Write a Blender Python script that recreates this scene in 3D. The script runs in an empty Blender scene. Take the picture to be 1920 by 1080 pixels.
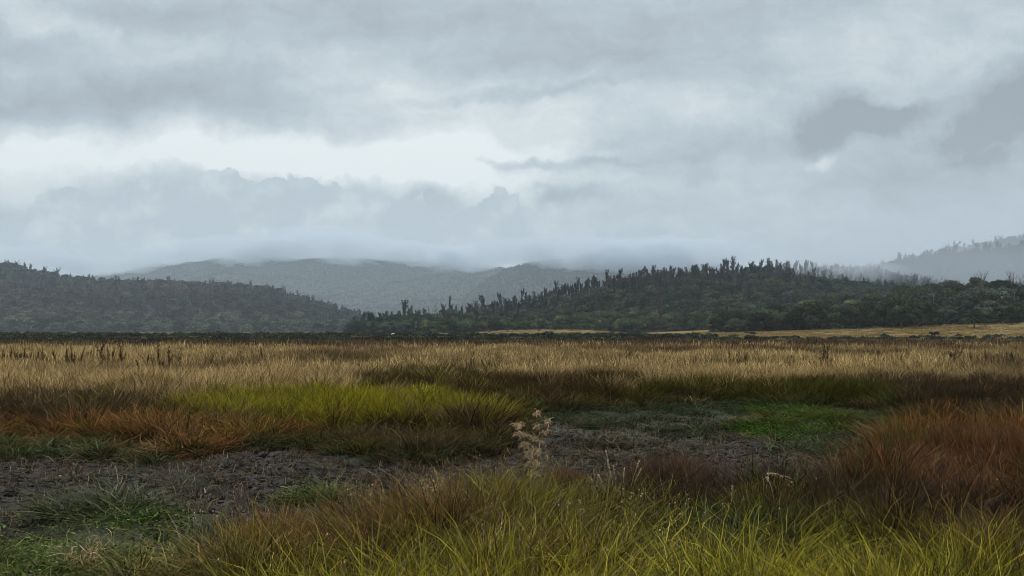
import bpy, math, random
import numpy as np
from mathutils import Vector

# ------------------------------------------------------------------ basics
random.seed(7)
RNG = np.random.default_rng(11)
F = 1664.0            # focal length in photo pixels (1920 wide)
HOR = 620.0           # photo row of the level horizon
EYE = 1.7
scene = bpy.context.scene
COL = scene.collection

def yof(py):          # distance of level ground seen at photo row py
    return EYE * F / (py - HOR)
def xof(px, Y):
    return (px - 960.0) / F * Y
def zof(py, Y):
    return EYE + (HOR - py) / F * Y

def _h(ix, iy, s):
    n = (ix.astype(np.int64) * 374761393 + iy.astype(np.int64) * 668265263 + s * 974711) & 0x7fffffff
    n = (n ^ (n >> 13)) * 1274126177 & 0x7fffffff
    n = (n ^ (n >> 16)) & 0xffff
    return n / 65535.0
def vnoise(x, y, s=0):
    x = np.asarray(x, float); y = np.asarray(y, float)
    ix = np.floor(x); iy = np.floor(y); fx = x - ix; fy = y - iy
    fx = fx * fx * (3 - 2 * fx); fy = fy * fy * (3 - 2 * fy)
    a = _h(ix, iy, s); b = _h(ix + 1, iy, s); c = _h(ix, iy + 1, s); d = _h(ix + 1, iy + 1, s)
    return (a * (1 - fx) + b * fx) * (1 - fy) + (c * (1 - fx) + d * fx) * fy
def fbm(x, y, o=4, s=0):
    r = 0; a = .5; t = 0
    for k in range(o):
        r = r + a * vnoise(np.asarray(x) * 2 ** k + 17.3 * k, np.asarray(y) * 2 ** k - 9.1 * k, s + k); t += a; a *= .5
    return r / t
def sstep(a, b, x):
    t = np.clip((np.asarray(x, float) - a) / (b - a), 0, 1)
    return t * t * (3 - 2 * t)

def mesh_from(name, V, Fc, mat=None, attrs=None, smooth=False):
    me = bpy.data.meshes.new(name)
    V = np.asarray(V, np.float32)
    if isinstance(Fc, np.ndarray):
        n, k = Fc.shape
        me.vertices.add(len(V)); me.vertices.foreach_set('co', V.ravel())
        me.loops.add(n * k); me.loops.foreach_set('vertex_index', Fc.astype(np.int32).ravel())
        me.polygons.add(n); me.polygons.foreach_set('loop_start', np.arange(0, n * k, k, dtype=np.int32))
        me.update(calc_edges=True)
    else:
        me.from_pydata(V.tolist(), [], Fc); me.update()
    if attrs:
        for k, (typ, data) in attrs.items():
            a = me.attributes.new(k, typ, 'POINT')
            data = np.asarray(data, np.float32)
            if typ == 'FLOAT': a.data.foreach_set('value', data.ravel())
            elif typ == 'INT': a.data.foreach_set('value', data.astype(np.int32).ravel())
            elif typ == 'FLOAT_VECTOR': a.data.foreach_set('vector', data.ravel())
            else:
                if data.shape[1] == 3: data = np.concatenate([data, np.ones((len(data), 1), np.float32)], 1)
                a.data.foreach_set('color', data.ravel())
    if smooth:
        me.polygons.foreach_set('use_smooth', np.ones(len(me.polygons), bool))
    if mat: me.materials.append(mat)
    me.validate(clean_customdata=False)
    return me

def link(name, data, parent=None, loc=None):
    o = bpy.data.objects.new(name, data); COL.objects.link(o)
    if parent: o.parent = parent
    if loc is not None: o.location = loc
    return o
def tag(o, label=None, cat=None, group=None, kind=None):
    if label: o['label'] = label
    if cat: o['category'] = cat
    if group: o['group'] = group
    if kind: o['kind'] = kind
    return o

# ------------------------------------------------------------------ materials
class NT:
    def __init__(s, tree):
        s.t = tree; s.n = tree.nodes; s.l = tree.links
    def set(s, sock, v):
        if v is None: return
        if hasattr(v, 'is_output') or isinstance(v, bpy.types.NodeSocket): s.l.new(v, sock)
        else: sock.default_value = v
    def math(s, op, a, b=None, c=None, clamp=False):
        n = s.n.new('ShaderNodeMath'); n.operation = op; n.use_clamp = clamp
        s.set(n.inputs[0], a); s.set(n.inputs[1], b)
        if c is not None: s.set(n.inputs[2], c)
        return n.outputs[0]
    def vm(s, op, a, b=None, scale=None):
        n = s.n.new('ShaderNodeVectorMath'); n.operation = op
        s.set(n.inputs[0], a); s.set(n.inputs[1], b)
        if scale is not None: s.set(n.inputs['Scale'], scale)
        return n.outputs['Value'] if op in ('LENGTH', 'DOT_PRODUCT', 'DISTANCE') else n.outputs[0]
    def mix(s, f, a, b, blend='MIX'):
        n = s.n.new('ShaderNodeMix'); n.data_type = 'RGBA'; n.blend_type = blend
        s.set(n.inputs[0], f); s.set(n.inputs[6], a); s.set(n.inputs[7], b)
        return n.outputs[2]
    def fmap(s, v, a, b, c=0.0, d=1.0, smooth=True):
        n = s.n.new('ShaderNodeMapRange'); n.interpolation_type = 'SMOOTHSTEP' if smooth else 'LINEAR'
        s.set(n.inputs[0], v)
        for i, k in enumerate((a, b, c, d)): s.set(n.inputs[1 + i], k)
        return n.outputs[0]
    def noise(s, vec, scale, detail=3, rough=.5, dim='3D'):
        n = s.n.new('ShaderNodeTexNoise'); n.noise_dimensions = dim
        s.set(n.inputs['Vector'], vec); n.inputs['Scale'].default_value = scale
        n.inputs['Detail'].default_value = detail; n.inputs['Roughness'].default_value = rough
        return n.outputs['Fac']
    def comb(s, x, y, z=0.0):
        n = s.n.new('ShaderNodeCombineXYZ')
        s.set(n.inputs[0], x); s.set(n.inputs[1], y); s.set(n.inputs[2], z); return n.outputs[0]
    def attr(s, name, typ='GEOMETRY'):
        n = s.n.new('ShaderNodeAttribute'); n.attribute_name = name; n.attribute_type = typ; return n
def newmat(name):
    m = bpy.data.materials.new(name); m.use_nodes = True
    t = NT(m.node_tree)
    for n in list(t.n): t.n.remove(n)
    t.out = t.n.new('ShaderNodeOutputMaterial')
    return m, t
def c4(r, g, b): return (r, g, b, 1.0)

def leafy(name, source, transl=.3, gloss=0.0, rnd_amt=.5, tip_mix=False, fixed=None):
    """foliage / blade shader. source: 'inst' tint per instance, 'obj' object colour, 'fixed'."""
    m, t = newmat(name)
    if source == 'inst': base = t.attr('tint', 'INSTANCER').outputs['Color']
    elif source == 'obj':
        n = t.n.new('ShaderNodeObjectInfo'); base = n.outputs['Color']
    else: base = fixed[0]
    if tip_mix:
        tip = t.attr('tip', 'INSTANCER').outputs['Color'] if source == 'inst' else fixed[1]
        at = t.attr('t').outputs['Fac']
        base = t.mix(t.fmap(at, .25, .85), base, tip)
    r = t.attr('rnd').outputs['Fac']
    v = t.math('MULTIPLY_ADD', t.math('POWER', r, 2.2), 3.2 * rnd_amt, 1 - rnd_amt * 1.15)
    hs = t.n.new('ShaderNodeHueSaturation')
    t.set(hs.inputs['Color'], base); t.set(hs.inputs['Value'], v)
    r2 = t.attr('rnd2').outputs['Fac']
    t.set(hs.inputs['Hue'], t.math('MULTIPLY_ADD', r2, .05, .475))
    col = hs.outputs[0]
    d = t.n.new('ShaderNodeBsdfDiffuse'); t.set(d.inputs[0], col)
    tr = t.n.new('ShaderNodeBsdfTranslucent'); t.set(tr.inputs[0], col)
    mx = t.n.new('ShaderNodeMixShader'); mx.inputs[0].default_value = transl
    t.l.new(d.outputs[0], mx.inputs[1]); t.l.new(tr.outputs[0], mx.inputs[2])
    out = mx.outputs[0]
    if gloss:
        g = t.n.new('ShaderNodeBsdfGlossy'); g.inputs['Roughness'].default_value = .35
        mg = t.n.new('ShaderNodeMixShader'); mg.inputs[0].default_value = gloss
        t.l.new(out, mg.inputs[1]); t.l.new(g.outputs[0], mg.inputs[2]); out = mg.outputs[0]
    t.l.new(out, t.out.inputs[0])
    return m

def barkmat(name, a, b):
    m, t = newmat(name)
    g = t.n.new('ShaderNodeTexCoord').outputs['Object']
    n = t.noise(t.vm('MULTIPLY', g, (3.0, 3.0, .6)), 1.5, 4)
    col = t.mix(t.fmap(n, .35, .65), c4(*a), c4(*b))
    d = t.n.new('ShaderNodeBsdfDiffuse'); t.set(d.inputs[0], col)
    t.l.new(d.outputs[0], t.out.inputs[0]); return m

M_leaf_i = leafy('gum_foliage_mass', 'inst', .12, 0, .5)
M_leaf_o = leafy('gum_foliage', 'obj', .12, 0, .5)
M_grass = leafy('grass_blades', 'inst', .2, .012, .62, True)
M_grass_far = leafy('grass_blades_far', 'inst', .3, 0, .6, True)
M_bark = barkmat('gum_bark', (.10, .09, .085), (.035, .03, .03))
M_bark_dead = barkmat('weathered_bark', (.16, .15, .14), (.06, .055, .055))
M_dark_stem = barkmat('dry_dark_stem', (.035, .018, .012), (.012, .008, .007))

# ------------------------------------------------------------------ blade clumps
def blade_mesh(name, n, R, h, w, segs, lean, droop, seed, mat, lean_dir=None, hvar=.35, inner=0):
    r = np.random.default_rng(seed)
    ang = r.uniform(0, 2 * math.pi, n); rad = R * np.sqrt(r.uniform(0, 1, n))
    bx = np.cos(ang) * rad; by = np.sin(ang) * rad
    L = h * (1 - hvar + 2 * hvar * r.uniform(0, 1, n)) * (1 - .25 * (rad / max(R, 1e-6)) ** 2)
    da = ang + r.normal(0, .9, n)
    th = np.abs(r.normal(lean * .5, lean * .6, n)) * (0.35 + rad / max(R, 1e-6)) + r.uniform(0, .08, n)
    dr = droop * r.uniform(.1, 1.3, n) ** 1.5
    ts = np.linspace(0, 1, segs + 1)
    P = np.zeros((n, segs + 1, 3)); P[:, 0, 0] = bx; P[:, 0, 1] = by; P[:, 0, 2] = -.03
    tw = r.normal(0, .3, (n, segs + 1)); kink = r.normal(0, .10, (n, segs + 1)) + (r.uniform(0, 1, n) < .22)[:, None] * (np.arange(segs + 1)[None] >= r.integers(2, segs + 1, n)[:, None]) * r.uniform(.5, 1.9, n)[:, None]
    for i in range(1, segs + 1):
        a = th + dr * ts[i] ** 1.6 + kink[:, i]
        dd = da + tw[:, i]
        st = L / segs
        P[:, i, 0] = P[:, i - 1, 0] + np.sin(a) * np.cos(dd) * st
        P[:, i, 1] = P[:, i - 1, 1] + np.sin(a) * np.sin(dd) * st
        P[:, i, 2] = P[:, i - 1, 2] + np.cos(a) * st
    fa = r.uniform(0, math.pi, n)
    side = np.stack([np.cos(fa), np.sin(fa), r.normal(0, .1, n)], 1)
    wd = (w * np.clip(r.lognormal(-.1, .35, n), .4, 1.7))[:, None] * (1 - ts[None, :] ** 1.8 * .96)
    A = P - side[:, None, :] * wd[..., None] * .5
    B = P + side[:, None, :] * wd[..., None] * .5
    V = np.stack([A, B], 2).reshape(-1, 3)
    k = (segs + 1) * 2
    f = []
    for i in range(segs):
        f.append([2 * i, 2 * i + 1, 2 * i + 3, 2 * i + 2])
    f = np.array(f)
    Fc = (f[None] + (np.arange(n) * k)[:, None, None]).reshape(-1, 4)
    tt = np.tile(np.repeat(ts, 2), n)
    r1 = np.repeat(r.uniform(0, 1, n), k); r2 = np.repeat(r.uniform(0, 1, n), k)
    return mesh_from(name, V, Fc, mat, {'t': ('FLOAT', tt), 'rnd': ('FLOAT', r1), 'rnd2': ('FLOAT', r2)})

def leaf_cards(C, N, size, r, upbias=.4, elong=1.0):
    """C centres (n,3), N outward normals, returns V,F,rnd"""
    n = len(C)
    nn = N + r.normal(0, .38, (n, 3)); nn[:, 2] += upbias
    nn /= np.linalg.norm(nn, axis=1)[:, None] + 1e-9
    a = np.cross(nn, r.normal(0, 1, (n, 3))); a /= np.linalg.norm(a, axis=1)[:, None] + 1e-9
    b = np.cross(nn, a)
    s = size * r.uniform(.6, 1.4, n)
    a = a * (s * elong)[:, None]; b = b * (s * .6)[:, None]
    k = nn * (s * .2)[:, None]
    V = np.stack([C - a - k, C + b * .9 - a * .1, C + a - k, C - b + a * .15], 1).reshape(-1, 3)
    Fc = np.arange(4 * n).reshape(n, 4)
    return V, Fc, np.repeat(r.uniform(0, 1, n), 4), np.repeat(r.uniform(0, 1, n), 4)

def tube(path, radii, sides=5):
    path = np.asarray(path, float); n = len(path)
    V = []; Fc = []
    for i in range(n):
        d = path[min(i + 1, n - 1)] - path[max(i - 1, 0)]
        d /= np.linalg.norm(d) + 1e-9
        u = np.cross(d, (0.3, 1, .2)); u /= np.linalg.norm(u) + 1e-9
        v = np.cross(d, u)
        for k in range(sides):
            a = 2 * math.pi * k / sides
            V.append(path[i] + (u * math.cos(a) + v * math.sin(a)) * radii[i])
    for i in range(n - 1):
        for k in range(sides):
            k2 = (k + 1) % sides
            Fc.append([i * sides + k, i * sides + k2, (i + 1) * sides + k2, (i + 1) * sides + k])
    return V, Fc
class MB:
    def __init__(s): s.V = []; s.F = []
    def add(s, V, Fc):
        b = len(s.V); s.V.extend([list(map(float, v)) for v in V]); s.F.extend([[i + b for i in f] for f in Fc])
    def tube(s, p, r, sides=5): s.add(*tube(p, r, sides))
    def mesh(s, name, mat): return mesh_from(name, np.array(s.V), np.array(s.F), mat)

def limb_path(r, p0, d, L, n=5, bend=.25, up=.2):
    p = [np.array(p0, float)]; d = np.array(d, float); d /= np.linalg.norm(d)
    for i in range(n):
        d = d + r.normal(0, bend, 3) * .5; d[2] += up * .3; d /= np.linalg.norm(d)
        p.append(p[-1] + d * L / n)
    return p

def gum_round(seed, leaves, lsize, W=4.2, Ht=6.5, twigs=True):
    """broad domed gum: short trunk, spreading limbs, crown of overlapping foliage domes with gaps"""
    r = np.random.default_rng(seed); mb = MB()
    tops = []
    base_h = Ht * r.uniform(.16, .26)
    tr = limb_path(r, (0, 0, -.6), (r.normal(0, .15), r.normal(0, .15), 1), base_h + .6, 4, .1)
    mb.tube(tr, np.linspace(.32, .22, len(tr)), 6)
    nl = int(r.integers(6, 9))
    for k in range(nl):
        a = 2 * math.pi * (k + r.uniform(-.3, .3)) / nl
        sp = r.uniform(.45, 1.0)
        tgt = np.array([math.cos(a) * W * .72 * sp, math.sin(a) * W * .72 * sp, Ht * (.86 - .34 * sp ** 2)])
        d = tgt - tr[-1]; L = np.linalg.norm(d)
        lp = limb_path(r, tr[-1], d, L, 5, .16, .1); mb.tube(lp, np.linspace(.16, .05, len(lp)), 4)
        tops.append(lp[-1])
        for q in range(2):
            d2 = d / L + r.normal(0, .6, 3); l2 = limb_path(r, lp[3], d2, L * .45, 3, .2, .1)
            mb.tube(l2, np.linspace(.07, .03, len(l2)), 3); tops.append(l2[-1])
    # crown lobes
    lobes = []
    for tp in tops: lobes.append((tp[0], tp[1], tp[2], r.uniform(.22, .36) * W * .85))
    for k in range(7):
        a = r.uniform(0, 6.28); q = r.uniform(0, .8) * W * .8
        lobes.append((math.cos(a) * q, math.sin(a) * q, Ht * (.84 - .4 * (q / W) ** 2) , r.uniform(.24, .36) * W))
    for k in range(7):   # low skirts
        a = r.uniform(0, 6.28)
        lobes.append((math.cos(a) * W * .68, math.sin(a) * W * .68, Ht * r.uniform(.22, .45), r.uniform(.2, .3) * W))
    lobes = np.array(lobes)
    wts = lobes[:, 3] ** 2; wts /= wts.sum()
    idx = r.choice(len(lobes), leaves, p=wts)
    N = r.normal(0, 1, (leaves, 3)); N[:, 2] = np.abs(N[:, 2]) * 1.0 - .35
    N /= np.linalg.norm(N, axis=1)[:, None]
    rad = lobes[idx, 3] * (1 - .45 * r.uniform(0, 1, leaves) ** 2.2) * (.9 + .25 * r.uniform(0, 1, leaves))
    C = lobes[idx, :3] + N * rad[:, None] * np.array([1, 1, .72])
    V, Fc, r1, r2 = leaf_cards(C, N, lsize, r, .22)
    # whole clump lighter/darker so that light and dark clumps read
    lob_r = r.uniform(0, 1, len(lobes))[idx]
    r1 = np.clip(.55 * r1 + .45 * np.repeat(lob_r, 4), 0, 1)
    return mb, (V, Fc, r1, r2)

def gum_tall(seed, leaves, lsize, Ht=13.0, bare=.25):
    """fire-scarred gum: ascending limbs sleeved in tufts of regrowth, bare tips"""
    r = np.random.default_rng(seed); mb = MB()
    h0 = Ht * r.uniform(.25, .4)
    tr = limb_path(r, (0, 0, -.6), (r.normal(0, .05), r.normal(0, .05), 1), h0 + .6, 4, .08)
    mb.tube(tr, np.linspace(.3, .22, len(tr)), 6)
    segs = []
    nl = int(r.integers(3, 6))
    for k in range(nl):
        a = r.uniform(0, 6.28); sp = r.uniform(.05, .30)
        d = np.array([math.cos(a) * sp, math.sin(a) * sp, 1.0])
        L = (Ht - h0) * r.uniform(.7, 1.0)
        lp = limb_path(r, tr[-1], d, L, 6, .16, .25); mb.tube(lp, np.linspace(.17, .04, len(lp)), 4)
        segs.append((lp, r.uniform() < bare))
        for q in range(3):
            d2 = d + r.normal(0, .5, 3); d2[2] = abs(d2[2])
            i0 = int(r.integers(2, 5))
            l2 = limb_path(r, lp[i0], d2, L * r.uniform(.2, .45), 3, .2, .3)
            mb.tube(l2, np.linspace(.06, .02, len(l2)), 3); segs.append((l2, r.uniform() < .6))
    cen = []
    for lp, b in segs:
        for i in range(1 if len(lp) > 5 else 0, len(lp)):
            if b and i > len(lp) // 2: continue
            if r.uniform() < .8: cen.append((*lp[i], r.uniform(.45, 1.15)))
    for i in range(2, len(tr)):
        cen.append((*tr[i], r.uniform(.6, 1.1)))
    for q in range(4):
        cen.append((r.normal(0, 1.3), r.normal(0, 1.3), Ht * r.uniform(.15, .5), r.uniform(.6, 1.1)))
    cen = np.array(cen); wts = cen[:, 3] ** 2; wts /= wts.sum()
    idx = r.choice(len(cen), leaves, p=wts)
    N = r.normal(0, 1, (leaves, 3)); N /= np.linalg.norm(N, axis=1)[:, None]
    C = cen[idx, :3] + N * (cen[idx, 3] * r.uniform(.35, 1.0, leaves))[:, None] * np.array([.9, .9, 1.25])
    V, Fc, r1, r2 = leaf_cards(C, N, lsize, r, .15)
    lob_r = r.uniform(0, 1, len(cen))[idx]
    r1 = np.clip(.55 * r1 + .45 * np.repeat(lob_r, 4), 0, 1)
    return mb, (V, Fc, r1, r2)

def dead_tree_mb(seed, Ht=11.0, dens=1.0):
    r = np.random.default_rng(seed); mb = MB(); br = MB()
    tr = limb_path(r, (0, 0, -.6), (r.normal(0, .08), r.normal(0, .08), 1), Ht * .5, 5, .12)
    mb.tube(tr, np.linspace(.26, .15, len(tr)), 5)
    def rec(p, d, L, rad, dep):
        lp = limb_path(r, p, d, L, 4, .28, .25); br.tube(lp, np.linspace(rad, rad * .45, len(lp)), 3)
        if dep == 0: return
        for q in range(3 if dens > .9 else 2):
            d2 = np.array(lp[-1]) - np.array(lp[-2]); d2 = d2 / np.linalg.norm(d2) + r.normal(0, .5, 3); d2[2] = abs(d2[2]) + .2
            rec(lp[int(r.integers(2, 5))], d2, L * .62, rad * .5, dep - 1)
    for k in range(int(r.integers(3, 5))):
        a = r.uniform(0, 6.28); sp = r.uniform(.2, .6)
        rec(tr[-1] if k < 3 else tr[3], (math.cos(a) * sp, math.sin(a) * sp, 1), Ht * r.uniform(.25, .36), .11, 2)
    return mb, br

def shrub_cards(seed, leaves, lsize, R=.8, H=.7):
    r = np.random.default_rng(seed); k = 6
    lob = np.stack([r.normal(0, R * .45, k), r.normal(0, R * .45, k), r.uniform(.25, .6, k) * H, r.uniform(.3, .5, k) * R], 1)
    idx = r.integers(0, k, leaves)
    N = r.normal(0, 1, (leaves, 3)); N[:, 2] = np.abs(N[:, 2]) - .2; N /= np.linalg.norm(N, axis=1)[:, None]
    C = lob[idx, :3] + N * (lob[idx, 3] * r.uniform(.5, 1.05, leaves))[:, None]
    C[:, 2] = np.maximum(C[:, 2], .02)
    return leaf_cards(C, N, lsize, r, .4)
def crown_mesh(name, cards, mat):
    V, Fc, r1, r2 = cards
    return mesh_from(name, V, Fc, mat, {'rnd': ('FLOAT', r1), 'rnd2': ('FLOAT', r2)})

# ------------------------------------------------------------------ scatter (stuff) by geometry nodes
def proto_collection(name, meshes):
    c = bpy.data.collections.new(name)
    for i, me in enumerate(meshes):
        o = bpy.data.objects.new('%s_%02d' % (name, i), me); c.objects.link(o)
    return c
def scatter(name, coll, P, scale, rot, idx, tint, tip=None):
    n = len(P)
    sc = np.asarray(scale, float)
    if sc.ndim == 1: sc = np.repeat(sc[:, None], 3, 1)
    at = {'scl': ('FLOAT_VECTOR', sc), 'rot': ('FLOAT_VECTOR', rot), 'idx': ('INT', idx), 'tint': ('FLOAT_COLOR', tint)}
    if tip is not None: at['tip'] = ('FLOAT_COLOR', tip)
    me = mesh_from(name, P, np.zeros((0, 3), int), None, at)
    o = link(name, me)
    g = bpy.data.node_groups.new(name + '_nodes', 'GeometryNodeTree')
    g.interface.new_socket('Geometry', in_out='INPUT', socket_type='NodeSocketGeometry')
    g.interface.new_socket('Geometry', in_out='OUTPUT', socket_type='NodeSocketGeometry')
    N = g.nodes; L = g.links
    gi = N.new('NodeGroupInput'); go = N.new('NodeGroupOutput')
    ci = N.new('GeometryNodeCollectionInfo'); ci.inputs['Collection'].default_value = coll
    ci.inputs['Separate Children'].default_value = True; ci.inputs['Reset Children'].default_value = True
    ip = N.new('GeometryNodeInstanceOnPoints'); ip.inputs['Pick Instance'].default_value = True
    def na(nm, t):
        a = N.new('GeometryNodeInputNamedAttribute'); a.data_type = t; a.inputs[0].default_value = nm; return a.outputs[0]
    L.new(gi.outputs[0], ip.inputs['Points']); L.new(ci.outputs[0], ip.inputs['Instance'])
    L.new(na('idx', 'INT'), ip.inputs['Instance Index'])
    L.new(na('scl', 'FLOAT_VECTOR'), ip.inputs['Scale']); L.new(na('rot', 'FLOAT_VECTOR'), ip.inputs['Rotation'])
    L.new(ip.outputs[0], go.inputs[0])
    md = o.modifiers.new('scatter', 'NODES'); md.node_group = g
    return o

# ------------------------------------------------------------------ terrain
def ground_z(x, y):
    x = np.asarray(x, float); y = np.asarray(y, float)
    d = np.sqrt(x * x + y * y)
    z = (fbm(x * .35, y * .35, 3, 3) - .5) * .16 * sstep(3, 8, d)
    z = z + (fbm(x * 2.2, y * 2.2, 3, 8) - .5) * .05 * (1 - sstep(25, 60, d))
    z = z + (fbm(x * .02, y * .02, 3, 5) - .5) * .7 * sstep(40, 200, d)
    # pale low dune in mid distance
    z = z + 2.0 * np.exp(-(((x - 14) / 30) ** 2) ** 2 - ((y - 335) / 22) ** 2)
    z = z + 1.0 * np.exp(-(((x + 34) / 9) ** 2) - ((y - 380) / 20) ** 2)
    # grassy slope rising on the right
    z = z + sstep(170, 300, y) * np.clip((x - 45) / 100, 0, 3) ** 1.15 * 4.3
    return z

def inpoly(px, py, poly):
    ins = np.zeros(px.shape, bool); n = len(poly)
    for i in range(n):
        x1, y1 = poly[i]; x2, y2 = poly[(i + 1) % n]
        if y1 == y2: continue
        c = ((y1 > py) != (y2 > py)) & (px < (x2 - x1) * (py - y1) / (y2 - y1) + x1)
        ins ^= c
    return ins
MUD = [(-300, 900), (0, 878), (150, 872), (300, 858), (430, 848), (600, 842), (640, 862), (820, 868), (975, 862), (1000, 826), (1200, 819), (1400, 828),
       (1520, 850), (1560, 900), (1420, 960), (1340, 985), (1180, 985), (1000, 985), (760, 1000), (560, 1020), (420, 1000), (400, 962), (240, 958), (90, 950), (60, 985), (150, 1010), (0, 1030), (-300, 1040)]
FG = [(375, 1010), (400, 965), (440, 945), (560, 930), (620, 912), (760, 905), (1000, 900), (1030, 882), (1085, 882), (1105, 915), (1175, 908), (1200, 875), (1340, 868), (1400, 880),
      (1400, 890), (1530, 872), (1600, 852), (1660, 815), (1700, 770), (1760, 780), (2400, 765), (2400, 1900), (300, 1900)]
FLAT = [(1010, 775), (1250, 765), (1400, 762), (1650, 770), (1700, 800), (1560, 845), (1420, 832), (1220, 822), (1010, 830), (960, 800)]
COVER = [[(1385, 776), (1440, 763), (1540, 768), (1630, 790), (1560, 797), (1440, 790)], [(1370, 808), (1440, 798), (1590, 806), (1590, 822), (1480, 828), (1400, 823)],
         [(940, 748), (1010, 738), (1030, 752), (960, 762)], [(150, 975), (330, 962), (400, 985), (300, 1010), (170, 1000)], [(540, 935), (620, 930), (640, 955), (560, 960)],
         [(-100, 1030), (90, 1025), (140, 1060), (60, 1090), (-100, 1100)]]
# zone id -> (root colour, tip colour, height m, density 0..1, jitter)
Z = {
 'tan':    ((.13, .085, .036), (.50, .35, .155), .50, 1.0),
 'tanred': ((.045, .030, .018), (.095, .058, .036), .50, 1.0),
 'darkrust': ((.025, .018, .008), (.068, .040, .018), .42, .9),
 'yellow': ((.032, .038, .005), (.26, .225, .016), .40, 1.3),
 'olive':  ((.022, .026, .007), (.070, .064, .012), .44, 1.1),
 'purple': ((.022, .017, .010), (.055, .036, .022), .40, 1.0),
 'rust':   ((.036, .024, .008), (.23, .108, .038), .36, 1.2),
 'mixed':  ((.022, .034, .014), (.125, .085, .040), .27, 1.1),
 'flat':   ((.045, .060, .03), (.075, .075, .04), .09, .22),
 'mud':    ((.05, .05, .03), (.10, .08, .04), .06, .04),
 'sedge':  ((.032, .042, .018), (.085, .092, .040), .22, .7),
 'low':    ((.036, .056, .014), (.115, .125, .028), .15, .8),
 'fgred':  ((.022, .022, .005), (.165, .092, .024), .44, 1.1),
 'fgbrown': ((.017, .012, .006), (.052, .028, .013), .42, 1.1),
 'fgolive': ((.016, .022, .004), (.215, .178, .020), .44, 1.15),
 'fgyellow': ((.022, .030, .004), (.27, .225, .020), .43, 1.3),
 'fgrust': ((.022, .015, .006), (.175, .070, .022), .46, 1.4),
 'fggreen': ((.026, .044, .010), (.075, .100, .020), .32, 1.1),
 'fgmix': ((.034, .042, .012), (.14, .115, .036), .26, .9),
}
ZN = list(Z); ZI = {k: i for i, k in enumerate(ZN)}
ROOT = np.array([Z[k][0] for k in ZN]); TIP = np.array([Z[k][1] for k in ZN]); HT = np.array([Z[k][2] for k in ZN]); DEN = np.array([Z[k][3] for k in ZN])
def zone(x, y):
    x = np.asarray(x, float); y = np.asarray(y, float)
    yy = np.maximum(y, 3.0)
    pb = HOR + EYE * F / yy; px = 960 + x / yy * F          # where the roots / the tips stand
    k = np.clip((pb - HOR) / 200, .05, 2)
    px = px + (fbm(x * .5 + 3, y * .25, 4, 21) - .5) * 260 * np.clip(1.35 - k, .4, 1)
    dpy = (fbm(x * .45 + 9, y * .35 + 4, 4, 31) - .5) * 50 * k
    pb = pb + dpy
    py = HOR + (pb - HOR) * (EYE - .36) / EYE
    z = np.full(x.shape, ZI['tan'])
    def put(mask, name): z[mask] = ZI[name]
    put(py < 650, 'tanred')
    rb = 735 - 20 * sstep(300, 700, px) - 8 * sstep(1300, 1700, px)
    put(py > rb, 'purple')
    put((py > 700) & (px > 700) & (px < 1200), 'darkrust')
    put((py > 690) & (py < 700) & (px > 760) & (px < 950), 'olive')
    put((py > 716) & (px >= 1000) & (px < 1300), 'darkrust')
    put((py > 712) & (px >= 1160) & (px < 1690), 'olive')
    put((py > 738) & (px >= 1120), 'purple')
    put(inpoly(px, py, [(330, 745), (420, 728), (700, 720), (880, 735), (980, 752), (900, 772), (640, 778), (420, 775)]), 'yellow')
    put((py > 780) & (px < 560), 'rust')
    put((py > 778) & (px >= 560) & (px < 1010), 'mixed')
    put((py > 765) & (px >= 760) & (px < 1010) & (py < 785), 'darkrust')
    put((pb > 855) & (px < 560), 'sedge')
    put((pb > 782) & (px > 1005) & (px < 1730), 'flat')
    put(inpoly(px, pb, FLAT), 'flat')
    put((pb > 880), 'low')
    put(inpoly(px, pb, MUD), 'mud')
    put(inpoly(px, pb, [(60, 945), (230, 935), (330, 962), (200, 990), (60, 985)]), 'sedge')
    for c in COVER: put(inpoly(px, pb, c), 'low')
    put((pb > 1075) & (px > 120) & (px <= 420), 'fgmix')
    # foreground
    fg = inpoly(px, py, FG)
    put(fg, 'fgolive')
    put(fg & (px < 860) & (py < 1000), 'fgred')
    put(fg & (px > 1300) & (py < 965), 'fgbrown')
    put(fg & (px > 1580) & (py < 985), 'fgrust')
    put(fg & (px > 1500) & (py > 880) & (py < 985), 'fgbrown')
    put(fg & (px > 1780) & (py > 800) & (py < 900), 'fgrust')
    put(fg & (px > 1180) & (px < 1345) & (py < 925), 'fgbrown')
    put(fg & (px > 1030) & (px < 1090) & (py < 912), 'fgbrown')
    put(fg & (py > 1000) & (px > 1150), 'fgyellow')
    put(fg & (py > 1040) & (px > 640), 'fgyellow')
    put(fg & (py > 930) & (py < 1000) & (px > 1150) & (px < 1400), 'fggreen')
    put(fg & (px > 1640) & (py > 985) & (py < 1015), 'fgred')
    return z
def incover(x, y):
    yy = np.maximum(y, 3.0)
    py = HOR + EYE * F / yy; px = 960 + x / yy * F
    px = px + (fbm(x * .9, y * .5, 3, 41) - .5) * 90; py = py + (fbm(x * .9, y * .5, 3, 42) - .5) * 14
    m = np.zeros(x.shape, int)
    for i, c in enumerate(COVER): m[inpoly(px, py, c)] = i + 1
    return m

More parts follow.
